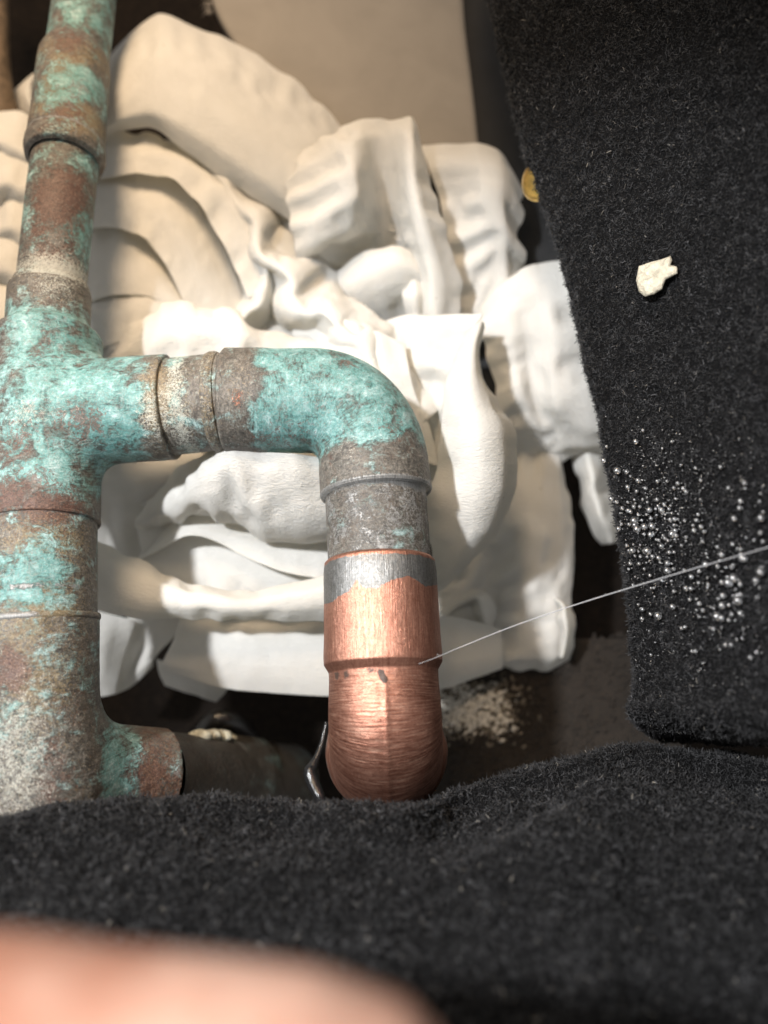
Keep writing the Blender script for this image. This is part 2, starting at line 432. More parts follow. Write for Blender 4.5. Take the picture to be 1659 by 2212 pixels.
M_NAVY = mat_simple('dark_painted_panel', (0.006, 0.0065, 0.008), 0.8, 0, 0.3, 0.3, 0.2)
pan, _ = sheet('wall_panel', [[(935, y, d0), (1100, y, d0 - 6), (1300, y, d0 - 16)] for y, d0 in ((-300, 236), (300, 232), (700, 229), (930, 228))], 30, 20, M_NAVY, amp=0.3, freq=0.05, thick=3)
pan.name = 'wall_right'; tag(pan, kind='structure')

M_BOARD = mat_simple('raw_board', (0.25, 0.225, 0.195), 0.8, 0, 0.06, 0.07, 0.1, 0.0002)
bd, _ = sheet('board', [[(445, -60, 233), (700, -60, 232), (990, -60, 231)], [(458, 0, 232), (720, 0, 231), (997, 0, 230)], [(480, 55, 231), (730, 70, 230), (1003, 80, 229)],
                        [(560, 200, 230), (760, 220, 229), (1018, 200, 228)], [(600, 420, 229), (800, 420, 228), (1035, 360, 227)]], 40, 40, M_BOARD, amp=0.25, freq=0.06, thick=5)
tag(bd, 'flat greyish tan board standing behind the crumpled towels', 'board')
# torn paper fibres on the board's edge
fr = []
for k in range(9):
    x, y = 452 + rs.uniform(-6, 8), 4 + k * 3.5
    fr.append([(x, y, 229), (x - rs.uniform(6, 16), y + rs.uniform(-5, 5), 228.5), (x - rs.uniform(12, 26), y + rs.uniform(-9, 8), 229)])

def ribbon(name, pts_mm, rad, mat, parent=None, seg=8, n=40, caps=True):
    """round tube through camera-mm points; rad is a number or a list along the path"""
    C = crom(np.asarray(pts_mm, float), n)
    r = np.interp(np.linspace(0, 1, n), np.linspace(0, 1, len(np.atleast_1d(rad))), np.atleast_1d(rad))
    V, _ = tube(C, r, seg)
    F = grid_faces(n, seg, True).tolist()
    if caps: F += [list(range(seg))[::-1], [(n - 1) * seg + i for i in range(seg)]]
    return mesh_obj(name, w(V), F, mat, parent)

def tube(C, r, seg):
    T = np.gradient(C, axis=0); T /= np.linalg.norm(T, axis=1)[:, None]
    up = np.array([0, 0, -1.0]) if abs(T[0, 2]) < 0.9 else np.array([0, 1.0, 0])
    n0 = up - T[0] * (up @ T[0]); n0 /= np.linalg.norm(n0)
    Ns = [n0]
    for i in range(1, len(C)):
        v = Ns[-1] - T[i] * (Ns[-1] @ T[i]); Ns.append(v / np.linalg.norm(v))
    Ns = np.array(Ns); B = np.cross(T, Ns)
    a = np.linspace(0, 2 * math.pi, seg, endpoint=False)
    V = C[:, None, :] + r[:, None, None] * (np.cos(a)[None, :, None] * Ns[:, None, :] + np.sin(a)[None, :, None] * B[:, None, :])
    return V.reshape(-1, 3), (T, Ns, B, a)

for f in fr: ribbon('torn_fibre', cam(f), [0.25, 0.12, 0.05], M_BOARD, bd, 5, 10)

# brass stud on the dark panel, half hidden by the carpet edge
M_BRASS = mat_simple('brass', (0.72, 0.50, 0.16), 0.28, 1.0, 0.8, 0.12, 0.2)
def dome(name, c_mm, axis, r, h, mat, parent=None, flange=None):
    prof = [(0, h), (r * 0.3, h * 0.96), (r * 0.6, h * 0.80), (r * 0.85, h * 0.48), (r, 0.0), (r, -h * 0.3)]
    if flange: prof = prof[:-1] + [(r * flange, -0.02 * r), (r * flange, -h * 0.35)]
    ax = np.asarray(axis, float); ax /= np.linalg.norm(ax)
    u = np.cross(ax, [0.3, 0.9, 0.1]); u /= np.linalg.norm(u); v = np.cross(ax, u)
    a = np.linspace(0, 2 * math.pi, 32, endpoint=False)
    V = np.vstack([np.asarray(c_mm) + ax * z + rr * (np.cos(a)[:, None] * u + np.sin(a)[:, None] * v) for rr, z in prof])
    return mesh_obj(name, w(V), grid_faces(len(prof), 32, True), mat, parent)
stud = dome('brass_stud', cam([(1166, 385, 181)])[0], (-0.75, 0.05, -0.65), 5.2, 2.6, M_BRASS)
tag(stud, 'polished brass stud half hidden by the right carpet edge', 'stud')

# brown hose at the far left edge
M_HOSE = mat_simple('brown_hose', (0.15, 0.105, 0.065), 0.7, 0, 0.3, 0.4, 0.5)
hz = ribbon('brown_hose', cam([(-30, -200, 225), (-22, 0, 222), (-20, 120, 220), (-10, 200, 220), (10, 265, 222), (40, 330, 226), (90, 420, 234)]), 5.0, M_HOSE, None, 28, 60)
tag(hz, 'dull brown hose at the far left behind the corroded pipe', 'hose')

# ------------------------------------------------------------------ pipework
LAYERS = ('teal', 'brown', 'tin', 'cu', 'ochre', 'pale', 'dark', 'ring')
TEE = dict(teal=1.0)
# stains with a shape of their own, plus one painted shade spot: (x, y, radius mm, layer, weight), set on the pipe where the ray meets it
STAINS_AND_SHADE = [
    # tee
    (130, 830, 7, 'teal', .55), (235, 830, 8, 'teal', .5), (250, 925, 7, 'teal', .55), (60, 985, 6, 'teal', .5), (115, 700, 7, 'teal', .55), (160, 690, 5, 'teal', .4),
    (185, 795, 2.6, 'brown', .35), (178, 900, 4.5, 'brown', .7), (205, 935, 3.0, 'brown', .6), (130, 905, 4, 'brown', .35), (25, 940, 5, 'brown', .8), (70, 1085, 7, 'brown', .75), (150, 1085, 6, 'brown', .5), (20, 1060, 5, 'brown', .7), (90, 745, 3.5, 'brown', .6), (130, 640, 5, 'brown', .6), (40, 850, 4, 'brown', .4),
    (75, 880, 4, 'pale', 1.0), (30, 905, 3, 'pale', .6), (155, 860, 4, 'pale', .5), (320, 870, 4, 'pale', .8), (330, 930, 4, 'pale', .7), (335, 820, 5, 'ochre', .8), (345, 890, 5, 'ochre', .6),
    # upper small pipe and coupling
    (150, 20, 8, 'teal', .9), (175, 75, 5, 'teal', .5), (205, 170, 5, 'teal', .9), (160, 205, 5, 'teal', .8), (115, 210, 4, 'teal', .6), (175, 540, 6, 'teal', .5), (185, 470, 4, 'teal', .7), (150, 350, 5, 'teal', .4), (120, 500, 3, 'teal', .5),
    (150, 70, 4.5, 'brown', .9), (135, 410, 6, 'brown', .8), (120, 480, 6, 'brown', .7), (150, 430, 4, 'brown', .7), (130, 560, 5, 'brown', .8), (175, 380, 4, 'brown', .5), (150, 235, 4, 'brown', .8),
    (135, 150, 5, 'ochre', .9), (165, 130, 4, 'ochre', 1.0), (120, 170, 4, 'ochre', .9), (160, 255, 5, 'ochre', .9), (200, 260, 4, 'ochre', .8), (130, 270, 4, 'pale', .6), (145, 590, 6, 'pale', .8), (110, 610, 5, 'pale', .7),
    # elbow
    (515, 850, 2.3, 'cu', .42), (512, 885, 1.6, 'cu', .3), (520, 860, 4, 'ochre', .25), (505, 800, 4, 'ochre', .3),
    (800, 818, 1.5, 'brown', .8), (738, 768, 2.0, 'brown', .8), (755, 775, 1.6, 'brown', .7), (870, 910, 3.2, 'brown', .55), (845, 925, 3, 'brown', .5), (620, 965, 4.5, 'brown', .6), (560, 960, 3.5, 'brown', .6), (660, 940, 3, 'brown', .4), (700, 985, 1.5, 'brown', .8), (690, 910, 2, 'brown', .4),
    (740, 950, 4, 'pale', .45), (730, 990, 4, 'pale', .35),
    # lower left; the dark spot paints shade onto the branch
    (60, 1225, 6, 'teal', .95), (95, 1240, 5, 'teal', .7), (30, 1260, 5, 'teal', .8), (130, 1230, 5, 'teal', .4), (255, 1620, 6, 'teal', .3), (245, 1660, 6, 'teal', .3), (255, 1640, 9, 'dark', .2), (195, 1450, 5, 'teal', .4), (12, 1510, 5, 'teal', .8),
    (10, 1430, 4, 'brown', 1.0), (25, 1460, 3, 'brown', .9), (155, 1530, 4, 'brown', .5), (125, 1690, 5, 'brown', .6), (320, 1680, 5, 'brown', .6),
    (110, 1620, 3, 'brown', .5), (70, 1500, 7, 'pale', .4), (30, 1600, 7, 'pale', .7), (40, 1700, 6, 'pale', .8), (90, 1480, 6, 'ochre', .7), (130, 1310, 5, 'ochre', .7), (60, 1330, 6, 'ochre', .7), (30, 1310, 4, 'tin', .5), (60, 1150, 5, 'ochre', .6), (150, 1155, 5, 'ochre', .6),
    # clean copper elbow
    (790, 1447, 1.8, 'dark', .45), (820, 1443, 0.55, 'dark', 1.0), (822, 1452, 0.5, 'dark', 1.0), (823, 1460, 0.55, 'dark', 1.0), (735, 1455, 1.2, 'dark', .6), (715, 1460, 1.0, 'dark', .7), (900, 1450, 1.4, 'dark', .45),
    (757, 1690, 2.2, 'teal', 1.2), (745, 1660, 1.4, 'teal', .8),
]

def ray_hit(V, x, y):
    P2 = proj(V); d2 = (P2[:, 0] - x) ** 2 + (P2[:, 1] - y) ** 2
    near = d2 < 14 ** 2
    if not near.any(): return None
    k = np.where(near)[0]; return V[k[np.argmin(V[k, 2] + 0.02 * np.sqrt(d2[k]))]]

def attrs_for(V, zones):
    A = {k: np.full(len(V), float(zones.get(k, 0.0))) if np.isscalar(zones.get(k, 0.0)) else np.asarray(zones[k], float).copy() for k in LAYERS}
    for x, y, r, k, wt in STAINS_AND_SHADE:
        h = ray_hit(V, x, y)
        if h is None: continue
        d = np.linalg.norm(V - h, axis=1)
        A[k] += (0.62 if k in ('teal', 'brown', 'ochre', 'pale') else 1.0) * wt * np.exp(-((d + 0.35 * r * perlin(V * 0.33 + x)) / (1.15 * r)) ** 2 * 1.1)
    return A

def swept(name, path, prof, zones, parent, seg=112, step=0.45, rough_amp=0.06, mat=M_PAT, zfun=None, ridge=None):
    """pipe or fitting swept along path (camera mm); prof = [(s, r)...] along the length"""
    path = np.asarray(path, float)
    s = np.concatenate([[0], np.cumsum(np.linalg.norm(np.diff(path, axis=0), axis=1))])
    ss = np.unique(np.concatenate([np.arange(0, s[-1], step), [p[0] for p in prof if 0 <= p[0] <= s[-1]], [s[-1]]]))
    C = np.stack([np.interp(ss, s, path[:, i]) for i in range(3)], 1)
    # light smoothing so that bends stay round
    r = np.interp(ss, [p[0] for p in prof], [p[1] for p in prof])
    V, (T, Ns, B, a) = tube(C, r, seg)
    rad = V - np.repeat(C, seg, 0); rad /= np.linalg.norm(rad, axis=1)[:, None] + 1e-9
    if rough_amp: V = V + rad * (rough_amp * fbm(V * 0.28 + 3.1, 3) + 0.4 * rough_amp * fbm(V * 1.1, 2))[:, None]
    SS = np.repeat(ss, seg); AA = np.tile(a, len(ss)); AA = (AA + math.pi) % (2 * math.pi) - math.pi
    if ridge: V = V + rad * (ridge[1] * np.exp(-((AA - 0.03) / 0.05) ** 2) * sstep(ridge[0], ridge[0] + 2.5, SS))[:, None]
    z = zfun(SS, AA, V) if zfun else {}
    zz = dict(zones); zz.update(z)
    uv = np.stack([SS, AA * 11.5], 1)
    o = mesh_obj(name, w(V), grid_faces(len(ss), seg, True), mat, parent, uv=uv, attrs=attrs_for(V, zz))
    return o, (ss, V)

def surface_nets(field, lo, h):
    """naive surface nets of a sampled signed field, inside < 0"""
    n = np.array(field.shape) - 1
    ins = field < 0
    c = [ins[i:i + n[0], j:j + n[1], k:k + n[2]] for i in (0, 1) for j in (0, 1) for k in (0, 1)]
    cnt = sum(x.astype(np.int8) for x in c); act = (cnt > 0) & (cnt < 8)
    ids = -np.ones(act.shape, int); cells = np.argwhere(act); ids[act] = np.arange(len(cells))
    acc = np.zeros((len(cells), 3)); num = np.zeros(len(cells))
    corners = np.array([(i, j, k) for i in (0, 1) for j in (0, 1) for k in (0, 1)])
    for a in range(8):
        for b in range(a + 1, 8):
            if np.abs(corners[a] - corners[b]).sum() != 1: continue
            fa = field[tuple((cells + corners[a]).T)]; fb = field[tuple((cells + corners[b]).T)]
            x = (fa < 0) != (fb < 0); t = np.where(x, fa / np.where(x, fa - fb, 1), 0)
            acc += np.where(x[:, None], corners[a] + (corners[b] - corners[a]) * t[:, None], 0); num += x
    V = (cells + acc / num[:, None]) * h + lo
    F = []
    for ax in range(3):
        o1, o2 = [(1, 2), (2, 0), (0, 1)][ax]
        s0 = [slice(None)] * 3; s1 = [slice(None)] * 3; s0[ax] = slice(0, -1); s1[ax] = slice(1, None)
        a, b = ins[tuple(s0)], ins[tuple(s1)]
        e = np.argwhere(a != b); e = e[(e[:, o1] > 0) & (e[:, o2] > 0) & (e[:, o1] < n[o1]) & (e[:, o2] < n[o2])]
        d1 = np.zeros(3, int); d1[o1] = 1; d2 = np.zeros(3, int); d2[o2] = 1
        q = np.stack([ids[tuple((e - d1 - d2).T)], ids[tuple((e - d2).T)], ids[tuple(e.T)], ids[tuple((e - d1).T)]], 1)
        fl = ~a[tuple(e.T)]; q[fl] = q[fl][:, ::-1]
        F.append(q[(q >= 0).all(1)])
    return V, np.vstack(F)

def cyl(P, a, b, r, r2=None):
    a = np.asarray(a, float); b = np.asarray(b, float); ab = b - a; L = np.linalg.norm(ab); ab /= L
    v = P - a; t = v @ ab; rad = np.linalg.norm(v - t[..., None] * ab, axis=-1)
    rr = r if r2 is None else r + (r2 - r) * np.clip(t / L, 0, 1)
    q1 = rad - rr; q2 = np.abs(t - L / 2) - L / 2
    return np.minimum(np.maximum(q1, q2), 0) + np.hypot(np.maximum(q1, 0), np.maximum(q2, 0))

def smin(a, b, k):
    h = np.clip(0.5 + 0.5 * (b - a) / k, 0, 1); return b + (a - b) * h - k * h * (1 - h)

def sdf_part(name, fn, lo, hi, h, zones_fn, parent, crust=0.07):
    lo = np.asarray(lo, float); n = np.ceil((np.asarray(hi) - lo) / h).astype(int) + 1
    g = np.stack(np.meshgrid(*[lo[i] + np.arange(n[i]) * h for i in range(3)], indexing='ij'), -1)
    V, F = surface_nets(fn(g), lo, h)
    g = None
    V = V + 0
    amp = crust * (fbm(V * 0.28 + 3.1, 3) + 0.4 * ridged(V * 0.35 + 9, 2))
    V = V + amp[:, None] * np.array([0, 0, -1.0])
    # handedness: camera mm (right, up, depth) is left-handed once depth is flipped in w()
    o = mesh_obj(name, w(V), F[:, ::-1], M_PAT, parent, uv=np.stack([V[:, 1], V[:, 0]], 1), attrs=attrs_for(V, zones_fn(V)))
    return o, V

def c1(x, y, d): return cam([(x, y, d)])[0]

pipes = empty('copper_pipework', c1(95, 900, 190), 'corroded soldered copper pipework with green tee and elbows and one bright copper elbow', 'pipework')

# --- main tee
TB = c1(90, 1130, 166.5); TM = c1(95, 893, 173); TT = c1(104, 735, 178.5); TN = c1(108, 632, 180)
BR0 = c1(95, 898, 173); BR1 = c1(372, 880, 172.5)
def f_tee(g):
    run = cyl(g, TB, TT, 12.05)
    run = np.minimum(run, 99)
    neck = cyl(g, TM, TN, 9.15)
    br = cyl(g, BR0, BR1, 11.75)
    f = smin(run, neck, 3.2); f = smin(f, br, 5.0)
    return f
lo = np.minimum.reduce([TB, TN, BR0]) - 15; hi = np.maximum.reduce([TB, TN, BR1]) + 15
hi[0] = BR1[0] + 5; lo[0] = TB[0] - 14
def z_tee(V):
    P2 = proj(V)
    sb = sstep(285, 330, P2[:, 0] + 10 * perlin(V * 0.35)); st = sstep(690, 655, P2[:, 1] - 0.25 * (P2[:, 0] - 108) + 12 * perlin(V * 0.3)); sl = sstep(1060, 1100, P2[:, 1])
    teal = 0.62 * (1 - sb) * (1 - st) * (1 - sl) + 0.05
    teal = teal - 0.26 * sstep(60, 0, P2[:, 0]) - 0.1 * sstep(970, 1040, P2[:, 1])
    return dict(teal=teal, brown=0.04 + 0.22 * sl, ochre=0.3 * sb + 0.3 * st, pale=0.3 * sb + 0.1)
tee, Vt = sdf_part('tee', f_tee, lo, hi, 0.42, z_tee, pipes)
tag(tee, 'reducing tee mottled turquoise and brown')

def ring(name, c, axis, r, w_, zones, parent, bulge=0.25):
    """lip or solder bead round a socket mouth"""
    ax = np.asarray(axis, float); ax /= np.linalg.norm(ax)
    c = np.asarray(c, float)
    path = [c - ax * w_ / 2, c + ax * w_ / 2]
    prof = [(0, r - 0.8), (0.02, r - bulge), (w_ * 0.3, r), (w_ * 0.7, r), (w_ - 0.02, r - bulge), (w_, r - 0.8)]
    return swept(name, path, prof, zones, parent, step=0.2, rough_amp=0.05)[0]

# branch stub between tee and elbow
swept('pipe', [c1(352, 881, 172.5), c1(512, 865, 172)], [(0, 10.75), (99, 10.75)], dict(teal=0.0, pale=0.5, ochre=0.2), pipes,
      zfun=lambda S, A, V: dict(teal=0.55 * np.exp(-((S - 5.8) / 2.2) ** 2), pale=0.3 + 0.8 * np.exp(-((S - 6.2) / 2.0) ** 2), dark=0.55 * np.exp(-((S - 2.3) / 0.5) ** 2) + 0.42 * np.exp(-((S - 9.6) / 1.2) ** 2)))
ring('solder_bead', c1(470, 869.5, 172), BR1 - BR0, 11.25, 2.6, dict(ochre=0.5, pale=0.5), pipes, 0.3)

# --- green elbow between branch and riser
def arc_path(p0, corner_in, corner_out, p1, n=40):
    """straight, circular-ish blend, straight"""
    p0, a, b, p1 = [np.asarray(x, float) for x in (p0, corner_in, corner_out, p1)]
    d0 = (a - p0) / np.linalg.norm(a - p0); d1 = (p1 - b) / np.linalg.norm(p1 - b)
    t = np.linspace(0, 1, n)[:, None]; L = np.linalg.norm(b - a); k = 0.39 * L * 1.02
    q = (1 - t) ** 3 * a + 3 * (1 - t) ** 2 * t * (a + d0 * k) + 3 * (1 - t) * t ** 2 * (b - d1 * k) + t ** 3 * b
    return np.vstack([p0, q, p1])
pe = arc_path(c1(487, 867, 172), c1(668, 866, 172), c1(807, 1000, 169), c1(813, 1071, 167))
Le = np.linalg.norm(np.diff(pe, axis=0), axis=1).sum()
def z_elb(S, A, V):
    e = S + 1.3 * perlin(V * 0.3)
    g0 = sstep(10.5, 5.5, e); g1 = sstep(Le - 11.5, Le - 4.5, e)
    return dict(teal=0.98 * (1 - g0) * (1 - g1) - 0.10 * np.exp(-((S - (Le - 12)) / 4) ** 2), ochre=0.10 * g0, pale=0.08 + 0 * S, brown=0.02 + 0 * S, dark=0.16 * g0 + 0.14 * g1,
                tin=0.52 * sstep(Le - 1.5, Le - 0.6, S) + 0.18 * g1, ring=np.ones_like(S) * 0.2)
swept('elbow', pe, [(0, 10.9), (0.05, 11.3), (0.5, 11.75), (8.5, 11.75), (11, 11.55), (Le - 13, 11.75), (Le - 6, 12.05), (Le - 0.6, 12.15), (Le - 0.1, 11.9), (Le, 10.9)], {}, pipes, zfun=z_elb)[0]['label'] = 'turquoise elbow with rusty brown scabs'

# grey tinned stub of pipe
swept('pipe', [c1(811, 1055, 167.5), c1(821, 1235, 163.2)], [(0, 10.95), (99, 10.95)], dict(pale=0.25, ochre=0.12), pipes,
      zfun=lambda S, A, V: dict(tin=0.46 + 0.22 * fbm(V * 0.35, 3), dark=0.34 * sstep(13, 16.5, S) + 0.45 * np.exp(-((S - 1.9) / 0.5) ** 2), ring=np.ones_like(S) * 0.75))[0]['label'] = 'dull grey tinned pipe stub'

# --- clean copper elbow dropping away from the camera
q0 = c1(820, 1212, 164); q1 = c1(829, 1468, 157)
d0 = (q1 - q0) / np.linalg.norm(q1 - q0)
Rb = 12.8; qb = q1 + d0 * 4.5
dn = np.array([0.0, -0.10, 1.0]); dn /= np.linalg.norm(dn)
q2 = qb + d0 * Rb + dn * Rb
pc = arc_path(q0, qb, q2, q2 + dn * 9)
Lc = np.linalg.norm(np.diff(pc, axis=0), axis=1).sum(); L1 = np.linalg.norm(q1 - q0)
TX = np.array([340, 400, 450, 520, 580, 612, 640, 740, 760, 850, 950, 1000, 1070, 1150]); TY = np.array([592, 575, 530, 500, 412, 455, 474, 474, 448, 410, 386, 410, 462, 452])
tin_x = (900 + TX / 2.211) / S_D; tin_y = (1700 + TY / 2.211) / S_D
def z_cu(S, A, V):
    P2 = proj(V)
    by = np.interp(P2[:, 0], tin_x, tin_y); front = V[:, 2] < 160
    dy = by - P2[:, 1]
    tin = sstep(-3, 3, dy) * (S < 16) + 0 * S
    lip = sstep(1.7, 0.5, S + 0.7 * perlin(V * 0.6))
    tin = tin * (1 - lip)
    dark = 0.42 * np.exp(-(dy / 2.5) ** 2) * (S < 16) * (S > 2) + 0.35 * np.exp(-((S - (L1 - 1.2)) / 0.55) ** 2) * (0.5 + 0.9 * perlin(V * 0.3))
    endc = sstep(Lc - 8.5, Lc - 6.5, S)
    return dict(tin=tin, cu=np.ones_like(S) - 0.62 * endc * sstep(-0.3, 0.5, perlin(V * 0.3) + 0.3), dark=dark + 0.12 * endc, brown=0.5 * endc, ring=sstep(L1 - 4, L1 + 2, S), ochre=0.2 * endc)
cue, (ss_c, V_c) = swept('elbow', pc, [(0, 10.6), (0.03, 11.3), (0.5, 11.75), (2.5, 11.95), (L1 - 9, 12.05), (L1 - 5, 12.2), (L1 - 3.2, 12.15), (L1 - 1.6, 11.2), (L1, 11.15), (L1 + 8, 11.45), (Lc - 9.5, 11.8), (Lc - 7.5, 12.9), (Lc - 6, 13.3), (Lc - 0.3, 13.4), (Lc, 12.4)], {}, pipes, zfun=z_cu, rough_amp=0.05, seg=224, ridge=(L1 - 1.0, 0.18))
tag(cue, 'bright sanded copper elbow with a grey solder band at its mouth')
swept('pipe', [q2 + dn * 7, q2 + dn * 40], [(0, 11), (99, 11)], dict(teal=0.5, brown=0.4), pipes)
ring('solder_bead', q2 + dn * 9.3, dn, 12.6, 2.4, dict(teal=0.75, pale=0.6), pipes, 0.5)
# --- small-bore riser and its coupling
r0 = c1(110, 655, 180); r1 = c1(185, -60, 206)
swept('pipe', [c1(108, 650, 180), c1(131, 430, 185), c1(181, 10, 203.5), c1(190, -80, 209)], [(0, 7.75), (400, 7.75)], dict(brown=0.22, pale=0.2), pipes,
      zfun=lambda S, A, V: dict(pale=0.3 + 0.7 * np.exp(-((S - 5) / 3.0) ** 2), teal=0.12 + 0.34 * np.abs(np.sin(A)) ** 2 - 0.4 * np.exp(-((S - 5) / 4.0) ** 2), ochre=0.5 * np.exp(-((S - 61) / 5.0) ** 2)))
ka = c1(139, 352, 187.5); kb = c1(163, 118, 198)
Lk = np.linalg.norm(kb - ka)
swept('coupling', [ka, kb], [(0, 7.9), (0.6, 9.0), (2.5, 9.45), (4.6, 9.3), (5.4, 9.05), (9, 9.0), (12, 8.85), (Lk - 6, 8.8), (Lk - 2.5, 8.6), (Lk, 7.8)], {}, pipes,
      zfun=lambda S, A, V: dict(teal=0.42 * np.exp(-((S - 17) / 5.0) ** 2), brown=0.22 + 0 * S, ochre=0.55 * np.exp(-((S - 9) / 4) ** 2) + 0.6 * np.exp(-((S - Lk + 6) / 5.0) ** 2), tin=0.62 * np.exp(-((S - 5.2) / 0.8) ** 2), pale=0.25 * np.exp(-(S / 4.0) ** 2)))[0]['label'] = 'small grey and green coupling'
ring('solder_bead', c1(111, 628, 180.3), c1(131, 430, 185) - c1(108, 650, 180), 8.6, 3.4, dict(pale=0.7, ochre=0.2), pipes, 0.4)

# --- lower run of the tee
swept('pipe', [c1(90, 1118, 166.6), c1(86, 1340, 160.8)], [(0, 11.35), (99, 11.35)], dict(ochre=0.3, pale=0.3, teal=0.05, brown=0.1), pipes, zfun=lambda S, A, V: dict(dark=0.4 * np.exp(-((S - 1.8) / 0.5) ** 2), tin=0.5 * np.exp(-((S - 17.0) / 1.0) ** 2) * (perlin(V * 0.25) > -0.1)))
ring('tee_lip', c1(90, 1129, 166.6), TB - TT, 12.1, 1.2, dict(ochre=0.3, brown=0.3, tin=0.2), tee, 0.15)
LB = c1(80, 1840, 152); LT = c1(87, 1338, 161); LBR0 = c1(80, 1672, 158); LBR1 = c1(340, 1682, 176)
def f_low(g):
    run = cyl(g, LT, LB, 11.7)
    neck = cyl(g, LBR0, LBR1, 11.2)
    return smin(run, neck, 9.0)
lo = np.minimum.reduce([LB, LT]) - 15; hi = np.maximum.reduce([LB, LT, LBR1]) + 15; hi[0] = LBR1[0] + 10
def z_low(V):
    P2 = proj(V); b = sstep(200, 235, P2[:, 0]); e = sstep(295, 310, P2[:, 0] + 8 * perlin(V * 0.3))
    return dict(teal=0.02 + 0.36 * b * (1 - e), pale=0.30 - 0.2 * b, ochre=0.30 * (1 - b) + 0.5 * e, brown=0.16 + 0.4 * e, dark=0.10 + 0 * b)  # dark term paints shade into the fitting's colour
lowt, _ = sdf_part('lower_tee', f_low, lo, hi, 0.45, z_low, pipes, 0.30)
tag(lowt, 'mud brown and grey lower tee with a green branch')
ring('tee_lip', c1(87, 1338, 161), LT - LB, 11.95, 1.4, dict(ochre=0.3, tin=0.35), lowt, 0.2)
swept('pipe', [c1(322, 1682, 175), c1(620, 1690, 222)], [(0, 10.6), (99, 10.6)], dict(ochre=0.2, brown=0.4, teal=0.02, dark=0.62), pipes)  # dark weight paints in the shade this pipe runs into
lc0, lc1 = c1(450, 1686, 195), c1(540, 1688, 209)
swept('coupling', [lc0, lc1], [(0, 10.5), (1.0, 11.6), (3, 12.0), (12, 12.2), (16, 11.8), (17.5, 10.6)], dict(ochre=0.2, teal=0.2, pale=0.15, dark=0.58), pipes)[0]['label'] = 'crusted coupling on the lower branch'  # coupling darkened the same way, shade put into its colour

# pale crust lumps on the lower coupling
M_CRUST = mat_simple('white_crust', (0.52, 0.50, 0.40), 0.8, 0, 1.2, 0.4, 0.9, 0.0006)
def lump(name, c, r, mat, parent, seed, squash=(1, 1, 1)):
    V = NUB_V.copy(); V = V * (1 + 0.35 * fbm(V * 1.6 + seed, 3))[:, None] * np.array(squash) * r + np.asarray(c)
    return mesh_obj(name, w(V), NUB_F, mat, parent)
for k, (x, y, d, r) in enumerate([(432, 1590, 188, 2.4), (455, 1588, 191, 2.2), (476, 1590, 194, 2.4), (412, 1594, 186, 1.6), (496, 1596, 198, 1.6)]):
    lump('lime_crust', c1(x, y, d), r, M_CRUST, pipes, k * 5.0, (1.3, 0.7, 0.8))

# ------------------------------------------------------------------ paper towels
def towel(label, at, group='crumpled white paper towels packed round the pipes'):
    return empty('paper_towel', c1(*at), label, 'paper towel', group)

def fold(path, n=90, m=46, p=0.66, seed=0, parent=None, skew=0.0, rid=0.5, amp=0.5, name='fold'):
    """a rounded fold: path of (x, y, depth, half width px, drop mm)"""
    a = np.asarray(path, float); C = crom(a, n)
    zs = np.stack([np.linspace(0, len(a) * 0.55, n), np.full(n, seed * 3.7), np.zeros(n)], 1)
    C[:, 3] *= 1 + 0.55 * perlin(zs * 1.3 + 7); C[:, 4] *= 0.65 * (1 + 0.7 * perlin(zs + 31)); C[:, 2] += 1.4 * perlin(zs * 1.6 + 77)
    wv = (skew + 0.75 * perlin(zs * 1.8 + 19))[:, None]
    T = np.gradient(C[:, :2], axis=0); T /= np.linalg.norm(T, axis=1)[:, None]; Nn = np.stack([-T[:, 1], T[:, 0]], 1)
    t = np.linspace(-1, 1, m)
    x = C[:, None, 0] + Nn[:, None, 0] * C[:, None, 3] * t[None]; y = C[:, None, 1] + Nn[:, None, 1] * C[:, None, 3] * t[None]
    tt = np.abs(t[None] - wv * (1 - t * t)[None])
    d = C[:, None, 2] + C[:, None, 4] * tt ** (2 * p)
    G = cam(np.stack([x, y, d], 2).reshape(-1, 3)).reshape(n, m, 3)
    G = relax(G, seed, grow=1.10)
    return finish_sheet(name, G, parent, seed, amp, rid)

